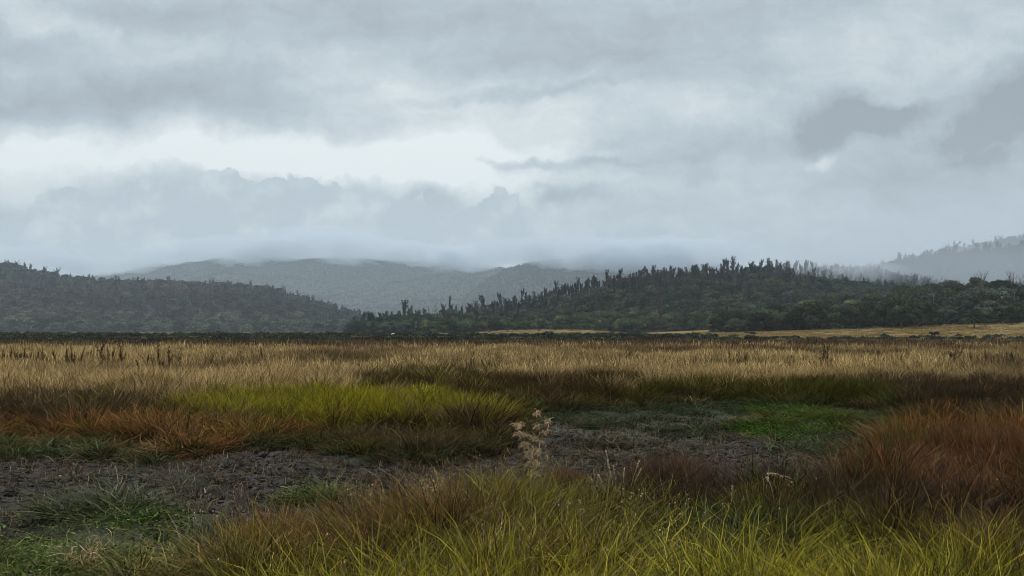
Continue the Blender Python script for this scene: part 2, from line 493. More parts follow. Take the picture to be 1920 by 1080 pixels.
# ground sheet
def axis(n, s, reach):
    u = np.linspace(-1, 1, 2 * n + 1); k = math.asinh(reach / s)
    return s * np.sinh(k * u)
gx = axis(300, 4.0, 7000.0)
gy = axis(330, 4.0, 7000.0)
X, Y = np.meshgrid(gx, gy + 7.0)
GZ = ground_z(X, Y)
zn = zone(X.ravel(), Y.ravel()).reshape(X.shape)
near_mud = (zn == ZI['mud']) | (zn == ZI['flat'])
GZ = GZ + near_mud * ((vnoise(X * 9, Y * 9, 50) - .5) * .045 + (vnoise(X * 4, Y * 4, 51) - .5) * .05 - .03)
soil = ROOT[zn] * .75
for q_ in ('low', 'sedge', 'fgmix'): soil[zn == ZI[q_]] = (.030, .029, .017)
soil[zn == ZI['mud']] = (.014, .013, .0105)
soil[zn == ZI['flat']] = (.034, .038, .024)
D = np.sqrt(X ** 2 + Y ** 2)
f1 = sstep(90, 150, D)[..., None]
nA = fbm(X * .03, Y * .05, 4, 60)[..., None]
far = np.array([.13, .10, .055]) * nA * 1.1 + np.array([.05, .052, .03]) * (1 - nA)
slope = (np.exp(-(((X - 14) / 30) ** 2) ** 2 - ((Y - 335) / 26) ** 2) + sstep(178, 205, Y) * sstep(35, 60, X) * (1 - sstep(700, 900, Y)))[..., None]
far = far * (1 - np.clip(slope, 0, 1)) + np.array([.20, .145, .062]) * np.clip(slope, 0, 1)
soil = soil * (1 - f1) + far * f1
ny, nx = X.shape
V = np.stack([X, Y, GZ], -1).reshape(-1, 3)
i0 = (np.arange(ny - 1)[:, None] * nx + np.arange(nx - 1)[None]).ravel()
Fc = np.stack([i0, i0 + 1, i0 + nx + 1, i0 + nx], 1)
M_ground, t = newmat('marsh_soil')
gcol = t.attr('soil').outputs['Color']
pos = t.n.new('ShaderNodeNewGeometry').outputs['Position']
n1 = t.noise(pos, 6.0, 6, .65); n2 = t.noise(pos, .12, 4, .6); n3 = t.noise(pos, 24.0, 3, .6)
v = t.math('MULTIPLY_ADD', n1, 1.5, .25)
v2 = t.math('MULTIPLY_ADD', n2, .9, .55)
col = t.mix(1.0, gcol, t.comb(v, v, v), 'MULTIPLY'); col = t.mix(1.0, col, t.comb(v2, v2, v2), 'MULTIPLY')
bs = t.n.new('ShaderNodeBsdfPrincipled'); t.set(bs.inputs['Base Color'], col)
t.set(bs.inputs['Roughness'], t.fmap(n1, .35, .65, .5, .95)); t.set(bs.inputs['Specular IOR Level'], t.math('MULTIPLY', t.attr('wet').outputs['Fac'], .10))
bm = t.n.new('ShaderNodeBump'); bm.inputs['Strength'].default_value = .8; bm.inputs['Distance'].default_value = .04
t.set(bm.inputs['Height'], t.math('ADD', n1, t.math('MULTIPLY', n3, .4)))
t.l.new(bm.outputs[0], bs.inputs['Normal']); t.l.new(bs.outputs[0], t.out.inputs[0])
g = link('ground', mesh_from('ground', V, Fc, M_ground, {'soil': ('FLOAT_COLOR', soil.reshape(-1, 3)), 'wet': ('FLOAT', (1 - sstep(14, 30, D)).ravel())}, smooth=True))
tag(g, 'flat marshy plain of dark wet mud and pale dry turf', None, None, 'structure')

# ------------------------------------------------------------------ hills
class Hill:
    def __init__(s, name, label, ctrl, soilc, seed, back=.8, rough=.02, namp=.25):
        s.c = np.array(ctrl, float); s.name = name; s.seed = seed; s.rough = rough; s.back = back; s.namp = namp
        px0, px1 = s.c[0, 0], s.c[-1, 0]
        pxs = np.linspace(px0, px1, 260); ts = np.linspace(-.05, 1 + back, 90)
        PX, T = np.meshgrid(pxs, ts)
        Yb, Yr = s.yb(PX), s.yr(PX); Yv = Yb + (Yr - Yb) * T
        Xv = xof(PX, Yv); Zv = s.z(PX, T)
        ny, nx = PX.shape
        i0 = (np.arange(ny - 1)[:, None] * nx + np.arange(nx - 1)[None]).ravel()
        Fc = np.stack([i0, i0 + 1, i0 + nx + 1, i0 + nx], 1)
        m, t = newmat(name + '_floor')
        pos = t.n.new('ShaderNodeNewGeometry').outputs['Position']
        n = t.noise(pos, .05, 6, .65); c = t.mix(t.fmap(n, .35, .65), c4(*[q * .6 for q in soilc]), c4(*[q * 1.3 for q in soilc]))
        d = t.n.new('ShaderNodeBsdfDiffuse'); t.set(d.inputs[0], c); t.l.new(d.outputs[0], t.out.inputs[0])
        o = link(name, mesh_from(name, np.stack([Xv, Yv, Zv], -1).reshape(-1, 3), Fc, m, smooth=True))
        tag(o, label, None, None, 'structure'); s.o = o
    def ip(s, PX, k): return np.interp(PX, s.c[:, 0], s.c[:, k])
    def yr(s, PX): return s.ip(PX, 2)
    def yb(s, PX): return s.ip(PX, 3)
    def z(s, PX, T):
        Yb, Yr = s.yb(PX), s.yr(PX)
        zr = EYE + (HOR - s.ip(PX, 1)) / F * Yr
        zb = np.minimum(ground_z(xof(PX, Yb), Yb), zr - 1)
        Tc = np.clip(T, 0, 1); pr = .45 * Tc + .55 * Tc * Tc * (3 - 2 * Tc)
        Yv = Yb + (Yr - Yb) * T; Xv = xof(PX, Yv)
        sc = s.rough
        n = (fbm(Xv * sc, Yv * sc, 4, s.seed) - .5) * 2 * s.namp * (zr - zb) * np.clip(T * (1.15 - T) * 3, 0, 1)
        z = zb + (zr - zb) * pr + n - .8 * (T < .02)
        ov = np.clip(T - 1, 0, 9)
        return np.where(T > 1, zr - (zr - zb) * .9 * (ov / s.back) ** 1.3, z)
    def sites(s, sp, seed, tmin=.0, tmax=1.08, pxr=(-60, 1980)):
        r = np.random.default_rng(seed)
        Yb, Yr = s.c[:, 3].min(), s.c[:, 2].max()
        px0, px1 = max(s.c[0, 0], pxr[0]), min(s.c[-1, 0], pxr[1])
        xs = [xof(p, q) for p in (px0, px1) for q in (Yb, Yr * 1.1)]
        gx = np.arange(min(xs), max(xs), sp); gy = np.arange(Yb, Yr + (Yr - Yb) * .15, sp)
        XX, YY = np.meshgrid(gx, gy)
        XX = (XX + r.uniform(-.48, .48, XX.shape) * sp).ravel(); YY = (YY + r.uniform(-.48, .48, YY.shape) * sp).ravel()
        PX = 960 + XX / YY * F
        k = (PX > px0) & (PX < px1); XX, YY, PX = XX[k], YY[k], PX[k]
        T = (YY - s.yb(PX)) / (s.yr(PX) - s.yb(PX))
        k = (T > tmin) & (T < tmax); XX, YY, PX, T = XX[k], YY[k], PX[k], T[k]
        return XX, YY, s.z(PX, T), PX, T

# (px, py of bare ridge line, ridge distance, foot distance)
far_hill = Hill('far_hills', 'blue hazy forested mountain with its summit in low cloud',
    [(-500, 560, 5200, 3400), (-100, 540, 5200, 3400), (130, 522, 5200, 3400), (230, 512, 5000, 3400), (300, 503, 4900, 3300), (340, 497, 4800, 3300), (430, 488, 4700, 3200), (560, 487, 4800, 3200), (640, 483, 4800, 3100), (750, 488, 4800, 3000),
     (860, 496, 4800, 2900), (950, 512, 4900, 2900), (1040, 545, 5000, 3000), (1150, 590, 5000, 3200), (1300, 618, 5000, 3500)], (.05, .06, .045), 5, rough=.003, namp=.30)
spur_hill = Hill('far_hill_spur', 'hazy second mountain spur rising right behind the wooded ridge',
    [(780, 606, 3600, 2500), (860, 566, 3600, 2500), (910, 528, 3650, 2450), (950, 506, 3700, 2400), (990, 494, 3800, 2400), (1060, 490, 3900, 2400), (1150, 487, 4000, 2400), (1260, 484, 4000, 2400), (1360, 500, 4000, 2400), (1500, 540, 4000, 2500), (1800, 600, 4000, 2500)], (.05, .055, .045), 9, rough=.003, namp=.12)
left_hill = Hill('left_hill', 'forested hill of burnt and green gums filling the left skyline',
    [(-500, 455, 1500, 950), (-150, 480, 1500, 950), (0, 504, 1450, 950), (70, 516, 1430, 950), (130, 527, 1400, 950), (250, 533, 1400, 950), (400, 537, 1400, 950), (460, 543, 1380, 950), (540, 560, 1350, 960),
     (620, 581, 1330, 970), (680, 600, 1300, 980), (730, 614, 1280, 1000), (800, 619, 1280, 1050)], (.055, .05, .042), 13, rough=.006, namp=.2)
ridge = Hill('wooded_ridge', 'long wooded ridge of burnt gums across the middle distance',
    [(650, 619, 640, 470), (700, 614, 640, 450), (760, 606, 650, 440), (860, 596, 660, 430), (960, 580, 670, 430), (1050, 562, 680, 430), (1130, 546, 690, 425), (1200, 533, 700, 420), (1280, 525, 720, 420),
     (1360, 519, 740, 420), (1450, 514, 790, 430), (1550, 517, 880, 440), (1650, 524, 960, 450), (1760, 543, 1000, 460), (1950, 575, 1000, 470), (2300, 600, 1000, 470)], (.045, .045, .038), 17, rough=.012, namp=.08)
mist_ridge = Hill('misty_ridge', 'pale tree covered ridge fading into mist at the right',
    [(1400, 590, 1300, 1100), (1500, 548, 1300, 1080), (1580, 523, 1320, 1060), (1650, 508, 1330, 1050), (1720, 495, 1340, 1050), (1800, 485, 1350, 1050), (1920, 473, 1380, 1050), (2300, 450, 1400, 1050)], (.05, .05, .045), 21, rough=.008, namp=.08)
top_ridge = Hill('upper_misty_ridge', 'faintest highest ridge behind the pale ridge at the right edge',
    [(1600, 545, 1800, 1500), (1700, 495, 1800, 1500), (1780, 476, 1800, 1500), (1850, 465, 1800, 1500), (1920, 452, 1820, 1500), (2300, 425, 1850, 1500)], (.05, .05, .045), 23, rough=.008, namp=.06)
right_hill = Hill('right_hill', 'dark near knoll crowded with round gums at the right',
    [(1340, 614, 380, 300), (1420, 608, 385, 292), (1500, 600, 390, 286), (1600, 584, 395, 278), (1700, 571, 400, 272), (1790, 562, 405, 268), (1920, 556, 410, 262), (2100, 545, 420, 262), (2500, 540, 420, 262)], (.05, .045, .035), 27, rough=.02, namp=.06)

# ------------------------------------------------------------------ tree prototypes
LSR = [gum_round(100 + i, 2600, .30, W=4.2 + .5 * (i % 3), Ht=6.2 + .5 * (i % 2)) for i in range(6)]
LST = [gum_tall(200 + i, 1000, .36, Ht=11.5 + (i % 3)) for i in range(7)]
LSD = [dead_tree_mb(300 + i, 10 + (i % 3)) for i in range(5)]
def joined(mb, cards, name, mats):
    V, Fc, r1, r2 = cards
    nv = len(mb.V)
    VV = np.concatenate([np.array(mb.V).reshape(-1, 3), V]); FF = np.concatenate([np.array(mb.F).reshape(-1, 4), Fc + nv])
    me = mesh_from(name, VV, FF, None, {'rnd': ('FLOAT', np.concatenate([np.zeros(nv), r1])), 'rnd2': ('FLOAT', np.concatenate([np.zeros(nv), r2]))})
    me.materials.append(mats[0]); me.materials.append(mats[1])
    mi = np.zeros(len(me.polygons), np.int32); mi[len(mb.F):] = 1
    me.polygons.foreach_set('material_index', mi); return me
# mid-LOD protos for the mass forests
def midr(i): return joined(*gum_round(400 + i, 520, .52, W=4.0 + .4 * i, Ht=6.4), 'mid_round', (M_bark, M_leaf_i))
def midt(i): return joined(*gum_tall(500 + i, 330, .56, Ht=11.5 + i), 'mid_tall', (M_bark, M_leaf_i))
def midd(i):
    a, b = dead_tree_mb(600 + i, 9 + i, .8); m = MB(); m.add(a.V, a.F); m.add(b.V, b.F)
    me = m.mesh('mid_dead', M_bark_dead); return me
C_mid = proto_collection('wood_proto', [midr(0), midr(1), midr(2), midt(0), midt(1), midt(2), midt(3), midd(0), midd(1)])   # 0-2 round, 3-6 tall, 7-8 bare
def lowt(i):
    mb = MB(); mb.tube([(0, 0, -1), (0, 0, 3), (.3, 0, 6)], [.3, .25, .1], 3)
    r = np.random.default_rng(700 + i); n = 46
    N = r.normal(0, 1, (n, 3)); N /= np.linalg.norm(N, axis=1)[:, None]
    C = N * np.array([3.6, 3.6, 2.6]) * r.uniform(.6, 1, n)[:, None] + np.array([0, 0, 5.2 + .8 * (i % 3)])
    return joined(mb, leaf_cards(C, N, 1.35, r, .5), 'low_tree', (M_bark, M_leaf_i))
C_low = proto_collection('far_wood_proto', [lowt(i) for i in range(5)])

def rots(n, r, tilt=.06):
    return np.stack([r.normal(0, tilt, n), r.normal(0, tilt, n), r.uniform(0, 6.28, n)], 1)

def far_forest(h, name, label, sp, seed, sc, ca, cb):
    Xs, Ys, Zs, PX, T = h.sites(sp, seed)
    r = np.random.default_rng(seed + 1); n = len(Xs)
    k = fbm(Xs * .004, Ys * .004, 4, seed)[:, None]
    k = np.clip((k - .5) * 3 + .5, 0, 1) * .8 + r.uniform(0, .2, (n, 1))
    tint = np.array(ca) * k + np.array(cb) * (1 - k); tint = tint * r.uniform(.3, 1.9, (n, 1))
    o = scatter(name, C_low, np.stack([Xs, Ys, Zs], 1), sc * r.uniform(.45, 1.5, n), rots(n, r), r.integers(0, 5, n), tint)
    tag(o, label, 'forest', None, 'stuff'); return n
print('far', far_forest(far_hill, 'forest', 'fine grained forest covering the far blue mountain', 15, 31, 1.05, (.055, .062, .045), (.02, .028, .022)))
print('spur', far_forest(spur_hill, 'forest', 'faint forest covering the second hazy spur', 14, 32, 1.05, (.055, .055, .045), (.025, .03, .026)))

GREENS = {'dark green': (.050, .064, .036), 'grey green': (.078, .088, .064), 'olive green': (.080, .095, .044), 'deep olive': (.056, .060, .034)}
BURNT = {'charcoal green': (.036, .040, .030), 'grey green': (.058, .063, .050), 'purplish brown': (.070, .052, .052)}

def mass(h, name, label, sites, seed, kinds, sc, cols):
    Xs, Ys, Zs, PX, T = sites
    r = np.random.default_rng(seed); n = len(Xs)
    o = scatter(name, C_mid, np.stack([Xs, Ys, Zs], 1), sc * r.uniform(.7, 1.25, n), rots(n, r), kinds, cols)
    tag(o, label, 'forest', None, 'stuff'); return o

# left hill : lower third green and round, upper two thirds burnt, mauve brown
S = left_hill.sites(8.5, 41); r = np.random.default_rng(42); n = len(S[0]); T = S[4]
lowmix = r.uniform(0, 1, n) + (fbm(S[0] * .01, S[1] * .01, 3, 44) - .5) > sstep(.12, .5, T) * 1.05
kind = np.where(lowmix | (r.uniform(0, 1, n) < .45), r.integers(0, 3, n), np.where(r.uniform(0, 1, n) < .6, r.integers(3, 7, n), r.integers(7, 9, n)))
gcl = np.array([.115, .120, .075]); pcl = np.array([.125, .085, .068]); dcl = np.array([.055, .066, .048])
kk = np.clip((fbm(S[0] * .006, S[1] * .006, 3, 45) - .5) * 3.5 + .5, 0, 1)[:, None]
cols = np.where(lowmix[:, None], gcl * (1 - .4 * kk), pcl * kk + dcl * (1 - kk)) * r.uniform(.4, 1.9, (n, 1))
mass(left_hill, 'forest', 'burnt brown and grey green forest covering the left hill', S, 46, kind, np.where(kind < 3, 1.25, .82) * r.uniform(.7, 1.3, n), cols)
print('left', n)
for h, nm, lb, sd in ((mist_ridge, 'forest', 'pale misty trees along the nearer right hand ridge', 51), (top_ridge, 'forest', 'faintest trees on the highest right hand ridge', 55)):
    S = h.sites(8.5, sd, tmin=.25); r = np.random.default_rng(sd + 1); n = len(S[0])
    kind = np.where(r.uniform(0, 1, n) < .55, r.integers(0, 3, n), r.integers(3, 7, n))
    mass(h, nm, lb, S, sd + 2, kind, np.where(kind < 3, 1.8, 1.3) * r.uniform(.5, 1.3, n), np.array([.036, .042, .032]) * r.uniform(.5, 1.5, (n, 1)))
    print(nm, n)

# ------------------------------------------------------------------ individual trees
def R_mesh(i):
    mb, cards = LSR[i]
    return mb.mesh('trunk', M_bark), crown_mesh('crown', cards, M_leaf_o)
def T_mesh(i):
    mb, cards = LST[i]
    return mb.mesh('trunk', M_bark), crown_mesh('crown', cards, M_leaf_o)
def D_mesh(i):
    a, b = LSD[i]
    return a.mesh('trunk', M_bark_dead), b.mesh('branches', M_bark_dead)
PROT = {'gum_tree': [R_mesh(i) for i in range(6)], 'burnt_gum_tree': [T_mesh(i) for i in range(7)], 'dead_tree': [D_mesh(i) for i in range(5)]}
def plant(kind, var, x, y, z, sc, rz, colr, label, cat, group, tilt=0.0):
    root = bpy.data.objects.new(kind, None); COL.objects.link(root)
    root.location = (x, y, z); root.rotation_euler = (tilt, 0, rz)
    root.scale = sc if hasattr(sc, '__len__') else (sc, sc, sc)
    root.empty_display_size = .5
    tm, cm = PROT[kind][var]
    a = link('trunk', tm, root)
    b = link('branches' if kind == 'dead_tree' else 'crown', cm, root); b.color = (*colr, 1)
    tag(root, label, cat, group); return root

ORD = ['first', 'second', 'third', 'fourth', 'fifth', 'sixth', 'seventh', 'eighth', 'ninth', 'tenth', 'eleventh', 'twelfth', 'thirteenth', 'fourteenth', 'fifteenth', 'sixteenth', 'seventeenth', 'eighteenth', 'nineteenth', 'twentieth']
cand = []   # dict per tree
r = np.random.default_rng(60)
S = right_hill.sites(8.0, 61, pxr=(1340, 2060))
for x, y, z, px, T in zip(*S):
    u = r.uniform()
    kd = 'gum_tree'
    if px > 1835 and T > .6 and u < .45: kd = 'dead_tree'
    elif u < .04: kd = 'dead_tree'
    # a clearing at the foot right of the big round tree
    if 1650 < px < 1860 and T < .10 and r.uniform() < .55: continue
    s = 1.1 * r.uniform(.65, 1.3)
    if px < 1500: s *= .82
    cand.append(dict(k=kd, x=x, y=y, z=z, px=px, T=T, s=s, hill='right'))
S = ridge.sites(6.3, 62, pxr=(660, 1960))
for x, y, z, px, T in zip(*S):
    u = r.uniform(); nz = (fbm(x * .02, y * .02, 3, 64) - .5) * .5
    if T + nz < .62: kd = 'gum_tree' if u < .90 else ('dead_tree' if u < .95 else 'burnt_gum_tree')
    else: kd = 'burnt_gum_tree' if u < (.70 if px > 1020 else .42) else ('dead_tree' if u < (.86 if px > 1020 else .82) else 'gum_tree')
    s = (.86 if kd == 'gum_tree' else .66) * r.uniform(.65, 1.4)
    if px < 1000: s *= .95
    if T > .82 and r.uniform() < .10: continue
    if T > .82: s *= r.uniform(.7, 1.25)
    cand.append(dict(k=kd, x=x, y=y, z=z, px=px, T=T, s=s, hill='ridge'))
print('cand', len(cand), {k: sum(c['k'] == k for c in cand) for k in PROT})
for c in cand:
    hid = 0.6 if (c['hill'] == 'ridge' and c['px'] > 1550) else 1.0   # mostly behind the near knoll
    c['vis'] = c['s'] / c['y'] * hid * (1.25 if c['T'] < .12 else 1)
indiv = []; rest = []
for k in PROT:
    L = sorted([c for c in cand if c['k'] == k], key=lambda c: -c['vis'])
    L1 = [c for c in L if 0 <= c['px'] <= 1935]
    keep = L1[:{'gum_tree': 300, 'burnt_gum_tree': 290, 'dead_tree': 150}[k]]
    ids = set(map(id, keep)); indiv += keep; rest += [c for c in L if id(c) not in ids]
# hand-placed landmarks ------------------------------------------------
def hand(kd, px, pyb, Y, hpx, label, colr, var=0, wide=1.0, cat='tree', grp=None, rz=0.0):
    h = hpx / F * Y; base = {'gum_tree': 7.0, 'burnt_gum_tree': 12.5, 'dead_tree': 10.5}[kd]
    s = h / base
    x = xof(px, Y)
    return plant(kd, var, x, Y, zof(pyb, Y), (s * wide, s * wide, s), rz, colr, label, cat, grp)
GR = GREENS
hand('gum_tree', 1690, 613, 256, 46, 'large round dark gum standing alone at the foot of the knoll', GR['dark green'], 0, 1.0)
hand('gum_tree', 1716, 609, 262, 30, 'small round gum just right of the large lone round gum', GR['dark green'], 1, .9)
hand('gum_tree', 1826, 613, 250, 36, 'bushy gum nearest the viewer at the right edge of the tan slope', GR['deep olive'], 2, 1.0)
hand('gum_tree', 1522, 613, 270, 24, 'pale rounded gum bush low at the left foot of the knoll', GR['grey green'], 3, 1.15)
hand('gum_tree', 1790, 562, 398, 32, 'flat topped gum standing highest on the knoll skyline', GR['deep olive'], 4, 1.0)
hand('burnt_gum_tree', 693, 617, 480, 36, 'spreading tall tree at the left tip of the wooded ridge', GR['dark green'], 0, 1.6)
hand('gum_tree', 669, 617, 500, 15, 'small dark bush tree left of the spreading tall tree', GR['dark green'], 1, .9)
hand('gum_tree', 684, 618, 495, 13, 'small dark bush directly under the spreading tall tree', GR['dark green'], 5, .9)
hand('gum_tree', 596, 619, 900, 15, 'lone dark round tree at the foot of the left hill', (.03, .04, .025), 2, 1.1)
hand('burnt_gum_tree', 758, 600, 600, 36, 'tall tree with round tuft head rising above the ridge tip', GR['dark green'], 2, 1.1)
hand('burnt_gum_tree', 767, 602, 600, 29, 'narrow tree right beside the round tuft headed tree', GR['dark green'], 3, .9)
hand('gum_tree', 740, 612, 520, 26, 'broad dark gum left of the round tuft headed tree', GR['dark green'], 4, 1.2)
hand('gum_tree', 716, 614, 500, 22, 'dark gum just right of the spreading tall tree', GR['dark green'], 3, 1.0)
hand('burnt_gum_tree', 843, 592, 655, 38, 'narrow dark column tree standing alone on the left skyline', (.035, .042, .028), 1, .55)
hand('burnt_gum_tree', 905, 590, 660, 38, 'dark leafy column tree above the left end of the dune', (.035, .042, .028), 4, .9)
hand('burnt_gum_tree', 936, 586, 665, 38, 'narrow topped column tree right of the leafy column tree', (.035, .042, .028), 5, .6)
hand('dead_tree', 806, 598, 650, 26, 'bare twiggy tree left of the lone column tree', (.1, .1, .1), 0)
hand('dead_tree', 820, 598, 650, 28, 'bare forked tree second left of the lone column tree', (.1, .1, .1), 1)
hand('burnt_gum_tree', 1160, 542, 695, 32, 'dark bristling gum on the ridge skyline where it steepens', (.03, .04, .03), 6, .9)
hand('burnt_gum_tree', 1225, 531, 705, 32, 'tall tufted gum on the rising ridge skyline', (.035, .042, .03), 2, .9)
hand('burnt_gum_tree', 1305, 524, 722, 30, 'tall leaning gum left of the ridge crest', (.045, .05, .038), 0, .9)
hand('burnt_gum_tree', 1362, 519, 742, 33, 'tallest tufted gum on the ridge crest', (.045, .05, .038), 5, 1.0)
hand('burnt_gum_tree', 1408, 517, 765, 30, 'tall gum just right of the tallest crest gum', (.045, .05, .038), 3, 1.1)
hand('dead_tree', 1888, 556, 408, 34, 'bare spreading tree on the knoll skyline near the right edge', (.1, .1, .1), 2, 1.2)
hand('dead_tree', 1848, 560, 406, 26, 'bare twiggy tree on the knoll skyline left of the spreading one', (.1, .1, .1), 4, 1.2)

SEG = [(650, 720, 'behind ridge tip tall tree'), (720, 800, 'below tuft headed tree'), (800, 870, 'below lone column tree'), (870, 960, 'above dune left end'), (960, 1060, 'above dune middle'),
       (1060, 1140, 'above dune right half'), (1140, 1200, 'above dune right end'), (1200, 1260, 'below rising skyline'), (1260, 1330, 'left of ridge crest'), (1330, 1400, 'under ridge crest'), (1400, 1470, 'right of ridge crest'),
       (1470, 1550, 'where ridge meets mist'), (1550, 1650, 'in mist behind knoll'), (1650, 1960, 'dimmed beyond the knoll')]
SEGR = [(1340, 1440, 'at knoll left tail'), (1440, 1520, 'on knoll left shoulder'), (1520, 1600, 'right of pale rounded bush'), (1600, 1670, 'left of lone round gum'), (1670, 1730, 'behind lone round gum'),
        (1730, 1800, 'under flat topped gum'), (1800, 1860, 'behind nearest bushy gum'), (1860, 1960, 'at photo right edge')]
def seg(c):
    for a, b, s in (SEGR if c['hill'] == 'right' else SEG):
        if a <= c['px'] < b: return s
    return 'at the far end of the slope'
def band(c):
    T = c['T']; b = 'front row' if T < .14 else 'lower slope' if T < .4 else 'middle slope' if T < .7 else 'skyline' if T > .9 else 'upper slope'
    return b
groups = {}
rr = np.random.default_rng(77)
for c in indiv:
    if c['k'] == 'gum_tree':
        names = list(GREENS); j = int(np.clip(fbm(c['x'] * .05, c['y'] * .05, 2, 91) * 6 - 1 + rr.uniform(-.8, .8), 0, 3.99))
        c['cn'] = names[j]; base = GREENS[names[j]]
        if c['hill'] == 'ridge' and c['T'] < .16 and c['px'] > 780: c['cn'] = 'olive green'; base = GREENS['olive green']
    elif c['k'] == 'burnt_gum_tree':
        names = list(BURNT); j = int(rr.choice(3, p=[.5, .28, .22])); c['cn'] = names[j]; base = BURNT[names[j]]
    else: c['cn'] = 'bare grey'; base = (.1, .1, .1)
    q = rr.uniform(.45, 1.75); c['col'] = tuple(v * q for v in base)
    groups.setdefault((c['k'], c['hill'], seg(c), band(c), c['cn']), []).append(c)
KN = {'gum_tree': 'round gum', 'burnt_gum_tree': 'burnt gum', 'dead_tree': 'dead tree'}
GN = {('gum_tree', 'right'): 'round gums crowding the near knoll', ('gum_tree', 'ridge'): 'round gums along the wooded ridge', ('burnt_gum_tree', 'ridge'): 'burnt gums on the upper ridge',
      ('dead_tree', 'right'): 'bare trees on the knoll', ('dead_tree', 'ridge'): 'bare trees on the ridge'}
for key, L in groups.items():
    L.sort(key=lambda c: c['px']); k, hill, sg, bd, cn = key
    for i, c in enumerate(L):
        if bd in ('front row', 'skyline'): bdp = 'in ' + bd if bd == 'front row' else 'on skyline'
        else: bdp = 'on ' + bd
        lab = '%s %s %s %s' % (cn, KN[k], bdp, sg)
        if len(L) > 1: lab += ', ' + ('leftmost' if i == 0 else 'rightmost' if i == len(L) - 1 else ORD[min(i, 19)] + ' from left')
        nv = len(PROT[k])
        if k == 'burnt_gum_tree': wx, hz_ = .80, 1.12
        else: wx, hz_ = 1.0, 1.0
        plant(k, int(rr.integers(0, nv)), c['x'], c['y'], c['z'], (c['s'] * rr.uniform(.85, 1.15) * wx, c['s'] * rr.uniform(.85, 1.15) * wx, c['s'] * rr.uniform(.85, 1.15) * hz_), rr.uniform(0, 6.28), c['col'], lab, 'tree', GN[(k, hill)])
# remaining trees of the two slopes : one mass
n = len(rest); r = np.random.default_rng(80)
P = np.array([(c['x'], c['y'], c['z']) for c in rest]); kk = np.array([{'gum_tree': 0, 'burnt_gum_tree': 3, 'dead_tree': 7}[c['k']] for c in rest])
ki = np.where(kk == 0, r.integers(0, 3, n), np.where(kk == 3, r.integers(3, 7, n), r.integers(7, 9, n)))
cols = np.where((kk == 0)[:, None], np.array([.062, .075, .042]), np.array([.048, .048, .040])) * r.uniform(.4, 1.8, (n, 1))
o = scatter('forest', C_mid, P, np.array([c['s'] for c in rest]), rots(n, r), ki, cols)
tag(o, 'dense further trees filling the slopes of the wooded ridge', 'forest', None, 'stuff')
print('indiv', len(indiv), 'rest', n)
# understorey on both slopes : low scrub so that no bare floor shows between the trunks
C_shr = proto_collection('scrub_proto', [crown_mesh('scrub', shrub_cards(800 + i, 150, .17, 1.0, .8), M_leaf_i) for i in range(4)])
for h, sd, lb in ((ridge, 85, 'dark undergrowth between the trees of the wooded ridge'), (right_hill, 86, 'dark undergrowth between the gums of the knoll')):
    S = h.sites(3.4 if h is right_hill else 4.2, sd, tmin=.03); r = np.random.default_rng(sd); n = len(S[0])
    o = scatter('undergrowth', C_shr, np.stack(S[:3], 1), r.uniform(1.2, 2.6, n), rots(n, r), r.integers(0, 4, n), np.array([.05, .058, .035]) * r.uniform(.5, 1.5, (n, 1)))
    tag(o, lb, 'undergrowth', None, 'stuff')

# ------------------------------------------------------------------ scrub band on the plain
sm = [crown_mesh('foliage', shrub_cards(820 + i, 260, .11, .95, .8), M_leaf_o) for i in range(5)]
def twig_mesh(seed):
    r = np.random.default_rng(seed); mb = MB()
    for k in range(9):
        a = r.uniform(0, 6.28); lp = limb_path(r, (0, 0, -.05), (math.cos(a) * .8, math.sin(a) * .8, 1), .6, 3, .2); mb.tube(lp, np.linspace(.018, .006, len(lp)), 3)
    return mb.mesh('stems', M_bark)
tm = [twig_mesh(840 + i) for i in range(2)]
def shrub(x, y, s, colr, label, var, group, rz):
    root = bpy.data.objects.new('shrub', None); COL.objects.link(root); root.location = (x, y, float(ground_z(x, y))); root.scale = s; root.rotation_euler = (0, 0, rz)
    link('stems', tm[var % 2], root); b = link('foliage', sm[var], root); b.color = (*colr, 1)
    tag(root, label, 'shrub', group)
r = np.random.default_rng(90)
cs = []
for i in range(5200):
    Yv = 1 / r.uniform(1 / 430, 1 / 98); px = r.uniform(-40, 1960); x = xof(px, Yv)
    dn = fbm(np.array([x * .03]), np.array([Yv * .05]), 3, 93)[0]
    if dn < .435 + .05 * (Yv < 170): continue
    on_dune = abs(x - 14) < 34 and 300 < Yv < 355
    on_slope = x > 45 and Yv > 175
    if on_dune and r.uniform() < .93: continue
    if on_slope and r.uniform() < (.72 if Yv < 205 else .985): continue
    cs.append((Yv, px, x, r.uniform(.45, 1.1) * (1.45 if Yv > 200 else 1.0)))
cs.sort(key=lambda c: -c[3] / c[0])
ind = [c for c in cs if 0 < c[1] < 1920][:290]; idset = set(ind)
SB = [(0, 120, 'at the left edge'), (120, 260, 'below left hill end'), (260, 400, 'below the white cloud scrap'), (400, 520, 'left of the lone dark round tree'), (520, 640, 'in front of the lone dark round tree'), (640, 730, 'in front of the ridge tip tall tree'),
      (730, 870, 'between the ridge tip and the dune'), (870, 960, 'in front of the dune, left end'), (960, 1080, 'in front of the dune, middle'), (1080, 1200, 'in front of the dune, right end'), (1200, 1320, 'between the dune and the tan slope'),
      (1320, 1480, 'in front of the left tail of the knoll'), (1480, 1600, 'below the pale rounded bush'), (1600, 1720, 'below the large lone round gum'), (1720, 1820, 'below the flat topped skyline gum'), (1820, 1921, 'at the right edge')]
SG = {}
for c in ind:
    sgn = next(s for a, b, s in SB if a <= c[1] < b); rw = 'near' if c[0] < 150 else 'middle' if c[0] < 210 else 'far'
    cn = ['dark green', 'brown green', 'grey green'][int(r.integers(0, 3))]; SG.setdefault((sgn, rw, cn), []).append(c)
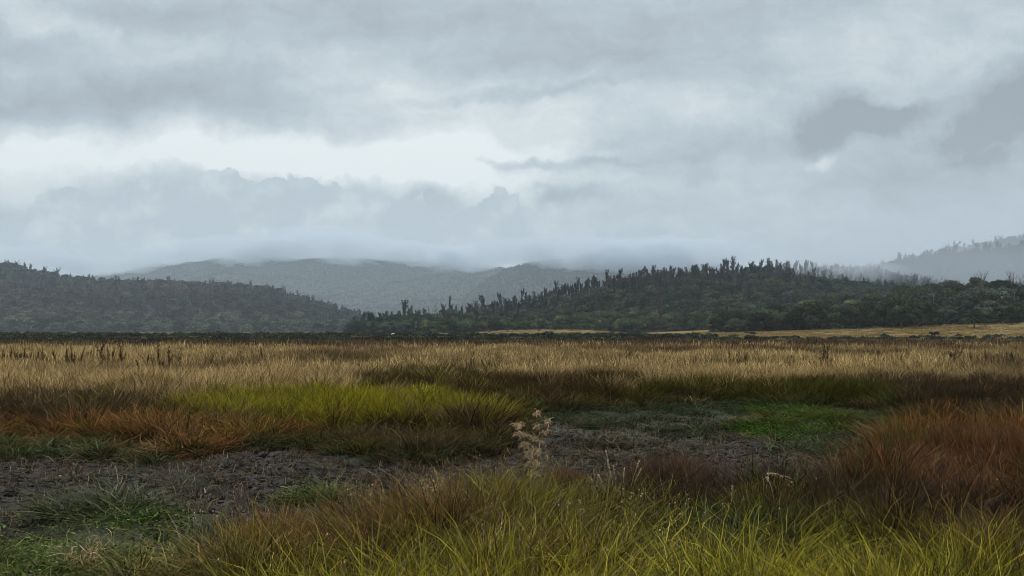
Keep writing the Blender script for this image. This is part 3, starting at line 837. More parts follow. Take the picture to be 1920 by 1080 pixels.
CC = {'dark green': (.035, .046, .024), 'brown green': (.05, .042, .026), 'grey green': (.06, .07, .045)}
for (sgn, rw, cn), L in SG.items():
    L.sort(key=lambda c: c[1])
    for i, c in enumerate(L):
        lab = 'low %s shrub in %s scrub %s' % (cn, rw, sgn)
        if len(L) > 1: lab = ('leftmost ' if i == 0 else 'rightmost ' if i == len(L) - 1 else ORD[min(i, 19)] + ' from left ') + lab
        q = r.uniform(.8, 1.2)
        shrub(c[2], c[0], (c[3] * r.uniform(1, 1.6), c[3] * r.uniform(1, 1.4), c[3]), tuple(v * q for v in CC[cn]), ' '.join(lab.split()[:16]), int(r.integers(0, 5)), 'low shrubs of the scrub belt', r.uniform(0, 6.28))
rs = [c for c in cs if c not in idset]
n = len(rs); P = np.array([(c[2], c[0], 0) for c in rs]); P[:, 2] = ground_z(P[:, 0], P[:, 1])
s3 = np.array([c[3] for c in rs])[:, None] * np.stack([r.uniform(1, 1.7, n), r.uniform(1, 1.4, n), np.ones(n)], 1)
o = scatter('scrub', C_shr, P, s3, rots(n, r), r.integers(0, 4, n), np.array([.048, .054, .032]) * r.uniform(.5, 1.5, (n, 1)))
tag(o, 'belt of low heath scrub across the far plain', 'scrub', None, 'stuff')
print('shrubs', len(ind), n)
# small dark shrubs dotted on the dune
for i, px in enumerate((918, 930, 941, 952, 962, 985, 1010, 1040)):
    Yv = 322 + (i % 3) * 4
    shrub(xof(px, Yv), Yv, (.7, .7, .75), CC['dark green'], 'tiny dark bush on the pale dune, %s' % ('leftmost' if i == 0 else 'rightmost' if i == 7 else ORD[i] + ' from left'), i % 5, 'tiny bushes on the dune', i)

# pale boulder on the plain (far left of the dune)
mb = MB()
r = np.random.default_rng(5)
import bmesh
bmm = bmesh.new(); bmesh.ops.create_icosphere(bmm, subdivisions=3, radius=1)
for v_ in bmm.verts:
    c = v_.co; q = 1 + .22 * (float(fbm(np.array([c.x * 1.7 + 5]), np.array([c.y * 1.7 + c.z * 2]), 3, 7)[0]) - .5) * 2
    v_.co = Vector((c.x * 1.25 * q, c.y * .8 * q, c.z * .55 * q))
me = bpy.data.meshes.new('boulder'); bmm.to_mesh(me); bmm.free()
M_rock, t = newmat('white_rock'); g_ = t.n.new('ShaderNodeTexCoord').outputs['Object']
cc = t.mix(t.fmap(t.noise(g_, 2.5, 4), .35, .65), c4(.85, .84, .8), c4(.62, .61, .58)); d = t.n.new('ShaderNodeBsdfDiffuse'); t.set(d.inputs[0], cc); t.l.new(d.outputs[0], t.out.inputs[0])
me.materials.append(M_rock)
o = link('boulder', me, loc=(xof(738, 250), 250, float(ground_z(xof(738, 250), 250)) + .7)); o.scale = (.6, .6, .45)
tag(o, 'small white boulder lying in the scrub left of the dune', 'rock')

# ------------------------------------------------------------------ grass
near_p = [blade_mesh('near_blades', 85, .13, 1.0, .0095, 5, .28, .9, 900 + i, M_grass, hvar=.3) for i in range(6)]
mid_p = [blade_mesh('mid_blades', 60, .17, 1.0, .014, 4, .22, .6, 920 + i, M_grass_far, hvar=.3) for i in range(5)]
far_p = [blade_mesh('far_blades', 60, .42, 1.0, .030, 3, .16, .5, 940 + i, M_grass_far, hvar=.35) for i in range(5)]
vfar_p = [blade_mesh('very_far_blades', 70, 1.5, 1.0, .09, 2, .12, .4, 960 + i, M_grass_far, hvar=.4) for i in range(4)]
C_near = proto_collection('near_blades', near_p); C_mid_g = proto_collection('mid_blades', mid_p)
C_far = proto_collection('far_blades', far_p); C_vfar = proto_collection('very_far_blades', vfar_p)

def wedge(y0, y1, dens, r, margin=.06):
    """uniform random ground points of the viewed wedge"""
    hw = .577 + margin
    area = hw * (y1 ** 2 - y0 ** 2); n = int(area * dens)
    y = np.sqrt(r.uniform(y0 ** 2, y1 ** 2, n)); x = r.uniform(-hw - 1.2 / y0, hw + 1.2 / y0, n) * y
    return x, y
def grass_field(y0, y1, dens, coll, nvar, seed, wid, groups, hmul=1.0, tilt=.1):
    r = np.random.default_rng(seed)
    x, y = wedge(y0, y1, dens, r)
    # clumping
    cl = fbm(x * (1.6 if y1 < 40 else .5), y * (1.6 if y1 < 40 else .5), 3, seed + 3)
    z = zone(x, y)
    keep = r.uniform(0, 1.4, len(x)) < DEN[z] * np.clip((cl - .36) * 5.5, .08, 1.7)
    x, y, z, cl = x[keep], y[keep], z[keep], cl[keep]
    n = len(x)
    zf = zone(x, y - .7); edge = np.isin(zf, [ZI['mud'], ZI['flat'], ZI['low'], ZI['sedge']]) & ~np.isin(z, [ZI['mud'], ZI['flat'], ZI['low'], ZI['sedge']])
    zf2 = zone(x, y - 1.6); edge2 = np.isin(zf2, [ZI['mud'], ZI['flat'], ZI['low']]) & ~edge
    h = HT[z] * np.clip(.25 + 1.45 * cl, .4, 1.35) * r.uniform(.75, 1.2, n) * hmul
    h = h * np.where(edge, .5, np.where(edge2, .78, 1))
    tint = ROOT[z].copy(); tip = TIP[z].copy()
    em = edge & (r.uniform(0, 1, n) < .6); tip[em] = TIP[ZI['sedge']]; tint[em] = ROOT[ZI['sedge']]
    # stray tufts of other kinds and of dead straw
    u = r.uniform(0, 1, n); nm_ = fbm(x * .8, y * .6, 3, seed + 21)
    mud_ = np.isin(z, [ZI['mud'], ZI['flat'], ZI['low'], ZI['sedge'], ZI['tan'], ZI['tanred']])
    a_ = (~mud_) & (u < .17) & (nm_ > .46); tip[a_] = (.20, .14, .06); tint[a_] = (.08, .055, .022)
    a_ = (~mud_) & (u > .80) & (nm_ < .56); tip[a_] = (.075, .070, .012); tint[a_] = (.026, .032, .007)
    a_ = (~mud_) & (u > .72) & (u < .80) & (nm_ > .48); tip[a_] = (.10, .048, .018); tint[a_] = (.03, .02, .008)
    a_ = (z == ZI['tanred']) & (u < .45); tip[a_] = (.20, .14, .065); tint[a_] = (.09, .06, .028)
    a_ = (z == ZI['tan']) & (u < .10); tip[a_] = (.10, .062, .035); tint[a_] = (.05, .03, .018)
    a_ = (z == ZI['tan']) & (u > .93); tip[a_] = (.10, .095, .03); tint[a_] = (.05, .05, .018)
    # neighbouring kinds bleed into one another
    sw = r.uniform(0, 1, n) < .28
    z2 = zone(x + r.normal(0, 1.0, n) * np.clip(y / 12, .5, 4), y + r.normal(0, 1.2, n) * np.clip(y / 10, .5, 6))
    okm = sw & (z2 != ZI['mud']) & (z != ZI['mud']) & (z != ZI['flat']) & (z2 != ZI['flat'])
    tint[okm] = ROOT[z2[okm]]; tip[okm] = TIP[z2[okm]]
    k = fbm(x * .35, y * .25, 3, seed + 9)[:, None]
    tv = (.65 + .7 * k) * r.uniform(.75, 1.25, (n, 1))
    # tan field: darker, redder drifts
    tan = (z == ZI['tan'])[:, None]
    dr = np.clip((fbm(x * .10, y * .05, 5, 71)[:, None] - .50) * 6, 0, 1)
    tip = np.where(tan, tip * (1 - dr * .75) + np.array([.11, .065, .035]) * dr * .75, tip); tint = np.where(tan, tint * (1 - dr * .7), tint)
    tint = tint * tv; tip = tip * tv
    P = np.stack([x, y, ground_z(x, y)], 1)
    wz = wid * r.uniform(.8, 1.25, n)
    sc = np.stack([wz, wz, h], 1)
    rt = rots(n, r, tilt)
    for nm, lb, zs in groups:
        m = np.isin(z, [ZI[q] for q in zs])
        if m.sum() == 0: continue
        idx = r.integers(0, nvar, n)
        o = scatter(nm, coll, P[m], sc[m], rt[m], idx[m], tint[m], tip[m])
        tag(o, lb, 'grass', None, 'stuff')
    print('grass', y0, y1, n)
ALLZ = ZN
FGR = [('rust_grass', 'rust brown sedge leaning at the right and left of the foreground', ['fgrust', 'fgred', 'fgbrown', 'rust', 'darkrust', 'purple', 'mixed']),
       ('green_grass', 'yellow green tussock grass along the bottom of the view', ['fgyellow', 'fgolive', 'yellow', 'olive', 'fggreen', 'tan', 'tanred']),
       ('short_turf', 'short sparse green blades around the wet mud', ['low', 'sedge', 'flat', 'mud', 'fgmix'])]
grass_field(3.4, 11.5, 66, C_near, 6, 1000, 1.0, FGR, tilt=.16)
MGR = [('rust_grass', 'rust and brown sedge bands behind the mud', ['fgrust', 'fgred', 'fgbrown', 'rust', 'darkrust', 'purple', 'mixed']),
       ('green_grass', 'yellow green and olive grass patches behind the mud', ['fgyellow', 'fgolive', 'yellow', 'olive', 'fggreen']),
       ('dry_grass', 'first rows of straw coloured grass behind the green patch', ['tan', 'tanred']),
       ('short_turf', 'short thin blades on the damp flat behind the mud', ['low', 'sedge', 'flat', 'mud', 'fgmix'])]
grass_field(11.5, 30, 48, C_mid_g, 5, 1010, 1.1, MGR, tilt=.12)
TGR = [('dry_grass', 'wide field of straw coloured dry grass across the plain', ALLZ)]
grass_field(30, 62, 13, C_far, 5, 1020, 1.0, TGR, 1.05)
grass_field(62, 104, 3.0, C_vfar, 4, 1030, .75, [('dry_grass', 'far part of the straw coloured field', ALLZ)], 1.0)
# sparse grass of the slope and between the shrubs
r = np.random.default_rng(1040)
x, y = wedge(104, 340, .16, r); n0 = len(x)
on = (x > 42) & (y > 176)
k = r.uniform(0, 1, n0) < np.where(on, 1, .42); x, y, on = x[k], y[k], on[k]; n = len(x)
tint = np.where(on[:, None], np.array([.24, .175, .07]), np.array([.17, .13, .07])) * r.uniform(.7, 1.2, (n, 1)); tip = tint * 1.4
o = scatter('dry_grass', C_vfar, np.stack([x, y, ground_z(x, y)], 1), np.stack([np.full(n, 1.0)] * 2 + [r.uniform(.15, .4, n)], 1), rots(n, r, .03), r.integers(0, 4, n), tint, tip)
tag(o, 'tan grass on the slope and between the far shrubs', 'grass', None, 'stuff'); print('slope grass', n)

# creeping leafy ground cover
def rosette(seed):
    r = np.random.default_rng(seed); n = 90
    C = np.stack([r.normal(0, .10, n), r.normal(0, .10, n), np.abs(r.normal(.02, .02, n))], 1)
    V, Fc, r1, r2 = leaf_cards(C, np.tile([0, 0, 1.0], (n, 1)), .012, r, .3, 1.2)
    return mesh_from('rosette', V, Fc, M_leaf_i, {'rnd': ('FLOAT', r1), 'rnd2': ('FLOAT', r2)})
C_ros = proto_collection('rosette', [rosette(1100 + i) for i in range(4)])
r = np.random.default_rng(1110)
x, y = wedge(5.5, 23, 60, r, 0.0); m = incover(x, y)
zz = zone(x, y); extra = (((zz == ZI['flat']) | (zz == ZI['low'])) & (r.uniform(0, 1, len(x)) < np.where(zz == ZI['flat'], .07, .25))) | ((zz == ZI['fggreen']) & (r.uniform(0, 1, len(x)) < .4))
br = np.isin(m, (1, 2)); k = (m > 0) & (r.uniform(0, 1, len(x)) < np.where(br, .85 * sstep(.34, .55, fbm(x * 1.3, y * .9, 3, 99)), .45)) | extra; x, y, m, br = x[k], y[k], m[k], br[k]; n = len(x)
tint = np.where(br[:, None], np.array([.060, .115, .018]), np.array([.060, .095, .022]))
tint[m == 1] = (.045, .088, .020); tint[m == 0] = (.034, .048, .020)
tint = tint * (.15 + 1.7 * fbm(x * 1.1, y * 1.1, 4, 5)[:, None] * r.uniform(.5, 1.4, (n, 1)))
o = scatter('ground_cover', C_ros, np.stack([x, y, ground_z(x, y) + .01], 1), np.stack([r.uniform(.9, 1.6, n)] * 2 + [r.uniform(1, 2.5, n)], 1), rots(n, r, .1), r.integers(0, 4, n), tint)
tag(o, 'bright green creeping leaves on the damp flat', 'ground cover', None, 'stuff'); print('cover', n)

# mud clods and dead litter
def clod(seed):
    r = np.random.default_rng(seed); bmm = bmesh.new(); bmesh.ops.create_icosphere(bmm, subdivisions=2, radius=1)
    for v_ in bmm.verts: v_.co = Vector((v_.co.x, v_.co.y, v_.co.z * .5)) * r.uniform(.65, 1.25)
    me = bpy.data.meshes.new('clod'); bmm.to_mesh(me); bmm.free(); me.materials.append(M_clod); return me
M_clod, t = newmat('wet_clods')
rd = t.n.new('ShaderNodeObjectInfo').outputs['Random']
cc = t.mix(rd, c4(.012, .009, .006), c4(.055, .047, .038)); bs = t.n.new('ShaderNodeBsdfPrincipled'); t.set(bs.inputs['Base Color'], cc); bs.inputs['Roughness'].default_value = .8; bs.inputs['Specular IOR Level'].default_value = .15
t.l.new(bs.outputs[0], t.out.inputs[0])
lit = [blade_mesh('litter', 22, .10, .11, .007, 2, 1.5, 1.0, 1200 + i, M_grass_far) for i in range(3)]
C_clod = proto_collection('clod', [clod(1210 + i) for i in range(4)])
C_lit = proto_collection('litter', lit)
x, y = wedge(6.5, 17, 420, r, 0.0); zz = zone(x, y); k = ((zz == ZI['mud']) & (r.uniform(0, 1, len(x)) < .85)) | ((zz == ZI['flat']) & (r.uniform(0, 1, len(x)) < .2)); x, y = x[k], y[k]; n = len(x)
s = .014 + .045 * r.uniform(0, 1, n) ** 3
o = scatter('mud_clods', C_clod, np.stack([x, y, ground_z(x, y) - .02], 1), np.stack([s * r.uniform(.8, 1.6, n), s, s * r.uniform(.6, 1.2, n)], 1), rots(n, r, .3), r.integers(0, 4, n), np.ones((n, 3)))
tag(o, 'trampled dark clods strewn over the wet mud', 'mud', None, 'stuff'); print('clods', n)
x, y = wedge(6.5, 17, 90, r, 0.0); zz = zone(x, y); k = ((zz == ZI['mud']) & (r.uniform(0, 1, len(x)) < .6)) | ((zz == ZI['flat']) & (r.uniform(0, 1, len(x)) < .4)); x, y = x[k], y[k]; n = len(x)
tt = np.array([.12, .085, .052]) * r.uniform(.15, 1.7, (n, 1))
o = scatter('dead_litter', C_lit, np.stack([x, y, ground_z(x, y) - .01], 1), r.uniform(.7, 1.5, n), rots(n, r, .4), r.integers(0, 3, n), tt, tt * 1.2)
tag(o, 'dead flattened plant litter lying on the mud', 'litter', None, 'stuff')

# ------------------------------------------------------------------ single foreground plants
def fixed_blades(nm, root_c, tip_c): return leafy(nm, 'fixed', .3, .03, .4, True, (c4(*root_c), c4(*tip_c)))
def tussock(px, pyb, hpx, n, R, rootc, tipc, label, seed, lean=.45, droop=1.0, w=.009):
    Yv = yof(pyb); x = xof(px, Yv); h = hpx / F * Yv
    me = blade_mesh('tussock', n, R, h, w, 6, lean, droop, seed, fixed_blades('tussock_blades', rootc, tipc), hvar=.3)
    o = link('tussock', me, loc=(x, Yv, float(ground_z(x, Yv)))); tag(o, label, 'tussock', None)
tussock(1705, 872, 95, 1100, .42, (.05, .06, .012), (.15, .10, .02), 'big dark olive tussock at the edge of the rust grass', 1301, .35)
tussock(1835, 880, 95, 900, .45, (.04, .026, .010), (.15, .062, .022), 'rust tipped tussock right of the dark olive tussock', 1302, .35)
tussock(1440, 985, 95, 800, .26, (.07, .085, .012), (.28, .20, .025), 'yellow olive tussock under the bent seed plume', 1303, .45)
tussock(965, 1020, 105, 900, .30, (.045, .065, .012), (.16, .17, .022), 'dark green tussock in the bottom middle', 1304, .5)
tussock(500, 1050, 110, 900, .34, (.06, .07, .010), (.26, .15, .025), 'brown tipped tussock at the lower left corner of the tall grass', 1305, .35)
tussock(1560, 1030, 95, 900, .32, (.05, .07, .012), (.20, .19, .022), 'dark hearted tussock below the rust grass', 1306, .5)
tussock(1060, 915, 50, 500, .25, (.05, .03, .015), (.16, .07, .035), 'short rust tussock beside the curly pale stalk', 1307, .2, .3)
tussock(1260, 905, 55, 1100, .5, (.04, .024, .012), (.125, .058, .028), 'dense rust brown tussock at the mud edge', 1308, .15, .3)
tussock(700, 788, 45, 900, .9, (.07, .09, .010), (.26, .23, .02), 'yellow green mound in the middle of the grass patch', 1309, .5, 1.0, .016)
tussock(500, 785, 45, 900, .9, (.07, .09, .010), (.26, .23, .02), 'yellow green mound at the left of the grass patch', 1310, .5, 1.0, .016)
tussock(1590, 748, 36, 900, .9, (.04, .05, .010), (.12, .12, .02), 'dark olive mound behind the creeping green leaves', 1311, .5, 1.0, .02)
tussock(1450, 750, 34, 900, .9, (.04, .05, .010), (.13, .12, .02), 'dark olive mound left of its twin behind the creeping leaves', 1312, .5, 1.0, .02)
tussock(1000, 768, 28, 700, .32, (.04, .10, .03), (.07, .17, .05), 'bright fern green tuft beyond the mud', 1313, .7, 1.4, .02)

M_straw = leafy('straw', 'fixed', .3, .02, .35, True, (c4(.36, .25, .13), c4(.70, .54, .32)))
M_pale = leafy('pale_seed', 'fixed', .3, 0, .3, False, (c4(.62, .50, .33), c4(.6, .5, .3)))
def curly(name, px, pyb, Yv, hpx, wpx, n, label, seed, stems=7, lean=.0, cluster=None):
    """dry plant: thin reddish stems hung with curled straw leaves"""
    r = np.random.default_rng(seed); x0 = xof(px, Yv); H = hpx / F * Yv; W = wpx / F * Yv
    root = link(name, None, loc=(x0, Yv, float(ground_z(x0, Yv)))); root.empty_display_size = .1
    mb = MB(); nodes = []
    for k in range(stems):
        a = r.uniform(0, 6.28); lp = limb_path(r, (r.normal(0, .02), r.normal(0, .02), -.02), (math.cos(a) * W / H * .6 + lean, math.sin(a) * W / H * .6, 1), H * r.uniform(.7, 1.02), 7, .22, .15)
        mb.tube(lp, np.linspace(.003, .0015, len(lp)), 3)
        nodes += lp[2:]
    link('stems', mb.mesh('stems', M_red), root)
    nodes = np.array(nodes)
    m = n; ci = r.integers(0, len(nodes), m); P0 = nodes[ci] + r.normal(0, W * .10, (m, 3)) * np.array([1, 1, .6])
    segs = 6; L = W * r.uniform(.25, .75, m); ts = np.linspace(0, 1, segs + 1)
    d = r.normal(0, 1, (m, 3)); d[:, 2] = np.abs(d[:, 2]) * .8; d /= np.linalg.norm(d, axis=1)[:, None]
    ax = r.normal(0, 1, (m, 3)); P = [P0]
    for i in range(segs):
        d = d + np.cross(ax, d) * .32 + np.array([0, 0, -.16]); d /= np.linalg.norm(d, axis=1)[:, None]; P.append(P[-1] + d * (L / segs)[:, None])
    P = np.stack(P, 1); sd = r.normal(0, 1, (m, 3)); sd /= np.linalg.norm(sd, axis=1)[:, None]
    w = (.0075 * r.uniform(.6, 1.3, m))[:, None] * (1 - ts[None] ** 2 * .85)
    V = np.stack([P - sd[:, None] * w[..., None] * .5, P + sd[:, None] * w[..., None] * .5], 2).reshape(-1, 3); kk = (segs + 1) * 2
    f = np.array([[2 * i, 2 * i + 1, 2 * i + 3, 2 * i + 2] for i in range(segs)]); Fc = (f[None] + (np.arange(m) * kk)[:, None, None]).reshape(-1, 4)
    me = mesh_from('curled_leaves', V, Fc, M_straw, {'t': ('FLOAT', np.tile(np.repeat(ts, 2), m)), 'rnd': ('FLOAT', np.repeat(r.uniform(0, 1, m), kk)), 'rnd2': ('FLOAT', np.repeat(r.uniform(0, 1, m), kk))})
    link('curled_leaves', me, root); tag(root, label, 'dry plant')
M_red = barkmat('reddish_stem', (.16, .06, .04), (.08, .035, .025))
curly('dried_plant', 1002, 905, 9.4, 165, 22, 1100, 'upright dry plant of curled pale leaves at the mud edge', 1401, 4)
curly('dried_plant', 812, 1010, 7.3, 125, 45, 240, 'tangled straw coloured dry plant in the tall grass', 1402, 6)
curly('dried_plant', 868, 1050, 6.9, 85, 60, 220, 'low tangle of dry leaves right of the upright straw tangle', 1403, 7)
curly('dried_plant', 160, 1090, 6.2, 70, 60, 170, 'orange brown dry tuft at the bottom left', 1404, 7)

def seed_grass(px, pyb, Yv, tops, label, seed, spike=.05):
    r = np.random.default_rng(seed); x0 = xof(px, Yv); z0 = float(ground_z(x0, Yv))
    root = link('seed_grass', None, loc=(x0, Yv, z0)); root.empty_display_size = .1
    for (tx, ty) in tops:
        tp = np.array([xof(tx, Yv) - x0, r.normal(0, .05), zof(ty, Yv) - z0])
        p = [np.array([r.normal(0, .02), r.normal(0, .02), 0]) * (1 - s) + tp * s + np.array([0, 0, .10 * abs(tp[0]) * 4 * s * (1 - s)]) for s in np.linspace(0, 1, 8)]
        mb = MB(); mb.tube(p, np.linspace(.0032, .0018, 8), 3); st = link('stem', mb.mesh('stem', M_strawstem), root)
        d = p[-1] - p[-3]; d /= np.linalg.norm(d)
        n = 46; C = p[-1] - d * r.uniform(-.1, 1, n)[:, None] * spike + r.normal(0, .0035, (n, 3))
        V, Fc, r1, r2 = leaf_cards(C, np.tile(d, (n, 1)), .006, r, .5, 1.3)
        link('seed_head', mesh_from('seed_head', V, Fc, M_pale, {'rnd': ('FLOAT', r1), 'rnd2': ('FLOAT', r2)}), st)
    tag(root, label, 'grass stalk')
M_strawstem = barkmat('straw_stem', (.45, .36, .2), (.28, .22, .11))
seed_grass(1165, 985, 8.0, [(1103, 893), (1120, 888), (1137, 845), (1138, 862), (1152, 875), (1170, 878), (1199, 864), (1205, 882), (1126, 905)], 'fan of pale seed stalks above the foreground grass', 1501, .07)
seed_grass(1375, 1010, 7.5, [(1374, 912), (1392, 930)], 'pair of pale upright seed stalks left of the bent plume', 1502, .08)
seed_grass(1640, 1060, 6.6, [(1632, 995), (1672, 985), (1648, 1002)], 'pale seed stalks low among the yellow grass at the right', 1503, .08)
seed_grass(545, 1075, 6.3, [(540, 1045), (552, 1040)], 'whitish seed stalk at the lower left of the tall grass', 1504, .06)
seed_grass(1550, 1075, 6.3, [(1545, 1030), (1560, 1042)], 'short pale seed stalks bent over the bottom right grass', 1505, .06)
# bent plume : arching stem with hanging seeds
Yv = 7.6; r = np.random.default_rng(1510); x0 = xof(1462, Yv); z0 = float(ground_z(x0, Yv)); root = link('bent_seed_plume', None, loc=(x0, Yv, z0)); root.empty_display_size = .1
pp = [(1462, 1010), (1456, 960), (1448, 915), (1440, 896), (1446, 888), (1456, 889), (1468, 893), (1480, 896), (1488, 900)]
path = [np.array([xof(a, Yv) - x0, .01 * i, zof(b, Yv) - z0]) for i, (a, b) in enumerate(pp)]; path[0][2] = 0
mb = MB(); mb.tube(path, np.linspace(.004, .0025, len(path)), 4); link('stem', mb.mesh('stem', M_strawstem), root)
C = []
for i in range(3, len(path)):
    for q in range(16): C.append(path[i] + np.array([r.normal(0, .012), r.normal(0, .01), -abs(r.normal(0, .035 if i > 6 else .012))]))
C = np.array(C); V, Fc, r1, r2 = leaf_cards(C, np.tile([0, 0, 1.0], (len(C), 1)), .0065, r, .2, 1.2)
link('seed_head', mesh_from('seed_head', V, Fc, M_pale, {'rnd': ('FLOAT', r1), 'rnd2': ('FLOAT', r2)}), root)
tag(root, 'bent pale seed plume arching over the olive tussock', 'grass stalk')

# small whitish flower heads sprinkled in the grass
r = np.random.default_rng(1520); spots = []
for (px, py, sx, sy, q) in ((905, 935, 25, 10, 20), (795, 900, 30, 6, 16), (1070, 942, 12, 6, 14), (1185, 925, 18, 6, 16), (380, 965, 12, 6, 10), (680, 918, 30, 8, 20), (1300, 960, 120, 25, 18), (700, 1000, 250, 50, 20), (1300, 735, 500, 40, 16), (500, 800, 400, 50, 16), (1500, 900, 300, 60, 12)):
    for i in range(q): spots.append((px + r.normal(0, sx), py + r.normal(0, sy)))
P = []
for (px, py) in spots:
    h = .42 if py > 890 else .38; Yv = (EYE - h) * F / (py - HOR); P.append((xof(px, Yv), Yv, h))
P = np.array(P); n = len(P)
def floret(seed):
    r = np.random.default_rng(seed); q = 14; N = r.normal(0, 1, (q, 3)); N /= np.linalg.norm(N, axis=1)[:, None]
    V, Fc, r1, r2 = leaf_cards(N * .006, N, .005, r, .4)
    mb = MB(); mb.tube([(0, 0, -.42), (.02, 0, -.2), (0, 0, 0)], [.0015, .0012, .001], 3)
    return joined(mb, (V, Fc, r1, r2), 'floret', (M_strawstem, M_pale))
o = scatter('seed_fluff', proto_collection('floret', [floret(1530 + i) for i in range(3)]), P, r.uniform(.45, .95, n)[:, None] * np.array([1, 1, 1]) , rots(n, r, .15), r.integers(0, 3, n), np.ones((n, 3)))
tag(o, 'tiny whitish flower heads sprinkled through the grass', 'flowers', None, 'stuff')

# ------------------------------------------------------------------ dark dock stalks in the dry field
def dock_mesh(seed, lean=.12):
    r = np.random.default_rng(seed); mb = MB(); d = (r.normal(0, lean), r.normal(0, lean), 1)
    lp = limb_path(r, (0, 0, -.05), d, 1.05, 6, .09, .1); mb.tube(lp, np.linspace(.014, .006, len(lp)), 4)
    bits = [lp[i] for i in (3, 4, 5, 6)]
    for q in range(int(r.integers(2, 5))):
        a = r.uniform(0, 6.28); l2 = limb_path(r, lp[int(r.integers(2, 5))], (math.cos(a) * .35, math.sin(a) * .35, 1), r.uniform(.2, .4), 3, .1, .2); mb.tube(l2, np.linspace(.007, .004, len(l2)), 3); bits += l2[1:]
    for b in bits:   # clustered seed heads
        n = 16; C = np.array(b) + r.normal(0, 1, (n, 3)) * np.array([.018, .018, .055])
        V, Fc, _, _ = leaf_cards(C, r.normal(0, 1, (n, 3)), .018, r, 0, 1.2); mb.add(V, Fc.tolist())
    return mb.mesh('dock_stalk', M_dark_stem)
DK = [dock_mesh(1600 + i, .08 + .05 * (i % 3)) for i in range(8)]
r = np.random.default_rng(1620); spots = []
def cluster(px0, px1, py, q, hp, where):
    for i in range(q): spots.append((r.uniform(px0, px1), py + r.normal(0, 3.0), hp * r.uniform(.7, 1.2), where))
cluster(0, 50, 684, 12, 22, 'at the left edge of the dry field')
cluster(62, 110, 684, 10, 20, 'just right of the left edge cluster')
cluster(120, 150, 686, 7, 24, 'left of the black leaning stems')
cluster(188, 240, 682, 10, 24, 'above left of the black leaning stems')
cluster(272, 350, 690, 5, 26, 'right above the black leaning stems')
cluster(380, 400, 680, 4, 18, 'in the middle left of the dry field')
cluster(445, 535, 684, 20, 19, 'above the left end of the yellow green patch')
cluster(600, 760, 684, 9, 16, 'above the yellow green patch')
cluster(820, 1000, 672, 8, 13, 'behind the dark rust band')
cluster(1180, 1320, 684, 9, 16, 'left of the right hand straw field')
cluster(1340, 1520, 682, 13, 18, 'behind the olive band')
cluster(1535, 1555, 688, 5, 26, 'behind the dark olive mound')
cluster(1600, 1760, 685, 16, 18, 'behind the right end of the olive band')
cluster(1770, 1925, 688, 26, 22, 'at the right edge of the dry field')
bw = {}
for s in spots: bw.setdefault(s[3], []).append(s)
for wh, L in bw.items():
    L.sort()
    for i, (px, py, hp, _) in enumerate(L):
        Yv = yof(py + 12); x = xof(px, Yv); h = hp * 1.7 / F * Yv
        o = link('dock_stalk', DK[int(r.integers(0, 8))], loc=(x, Yv, float(ground_z(x, Yv)))); o.rotation_euler = (0, 0, r.uniform(0, 6.28)); o.scale = (h * 1.2, h * 1.2, h * 1.05)
        o['label'] = 'dark dock stalk %s, %s' % (wh, 'leftmost' if i == 0 else 'rightmost' if i == len(L) - 1 else ORD[min(i, 19)] + ' from left')
        if i > 19: o['label'] = 'dark dock stalk %s, near its right end' % wh
        o['category'] = 'plant stalk'; o['group'] = 'dark dock stalks in the dry field'
n0 = 26000; r = np.random.default_rng(1700); x, y = wedge(27, 95, 3.2, r)
kq = (fbm(x * .16, y * .07, 4, 1701) > .53) & (r.uniform(0, 1, len(x)) < .16) & (zone(x, y) == ZI['tan']); x, y = x[kq], y[kq]; n = len(x)
DW = [m_.copy() for m_ in DK]
o = scatter('dry_weeds', proto_collection('dry_weeds', DW), np.stack([x, y, ground_z(x, y)], 1), np.stack([r.uniform(.5, 1.1, n)] * 2 + [r.uniform(.3, .62, n)], 1), rots(n, r, .12), r.integers(0, 8, n), np.ones((n, 3)))
tag(o, 'patches of dark dead weed stems mixed into the dry field', 'weeds', None, 'stuff'); print('weeds', n)
# black leaning stems
def stick(px, py, pts, label, seed, w=.018):
    Yv = yof(py); x0 = xof(px, Yv); r = np.random.default_rng(seed); mb = MB(); z0 = float(ground_z(x0, Yv))
    for br in pts:
        p = [np.array([xof(a, Yv) - x0, r.normal(0, .02), zof(b, Yv) - z0]) for a, b in br]
        pp = []
        for i in range(len(p) - 1):
            for s in (0, .5): pp.append(p[i] * (1 - s) + p[i + 1] * s + r.normal(0, .012, 3))
        pp.append(p[-1]); mb.tube(pp, np.linspace(w, w * .45, len(pp)), 4)
        for q in pp[1:]:
            C = q + r.normal(0, .02, (10, 3)); V, Fc, _, _ = leaf_cards(C, r.normal(0, 1, (10, 3)), .022, r); mb.add(V, Fc.tolist())
    o = link('leaning_stem', mb.mesh('leaning_stem', M_dark_stem), loc=(x0, Yv, z0)); tag(o, label, 'plant stalk')
stick(264, 744, [[(254, 742), (262, 722), (268, 706), (262, 690), (255, 676)], [(268, 706), (278, 722), (286, 734)], [(262, 736), (268, 722)]], 'black forked leaning stem left of the yellow green patch', 1, .02)
stick(308, 736, [[(308, 735), (304, 720), (309, 700), (306, 680)]], 'black upright stem right of the forked leaning stem', 2)
stick(372, 728, [[(358, 722), (366, 712), (382, 714), (378, 700)], [(376, 712), (388, 718)]], 'bent black stem at the edge of the yellow green patch', 3)
stick(450, 730, [[(455, 728), (448, 715), (441, 700)], [(448, 715), (444, 722)]], 'black stem leaning left over the yellow green patch', 4)
stick(470, 730, [[(472, 730), (464, 712), (456, 702)]], 'black stem leaning left, right of the other leaning one', 5)
stick(760, 705, [[(760, 702), (760, 684)]], 'short dark upright stem behind the dark rust band', 6, .03)

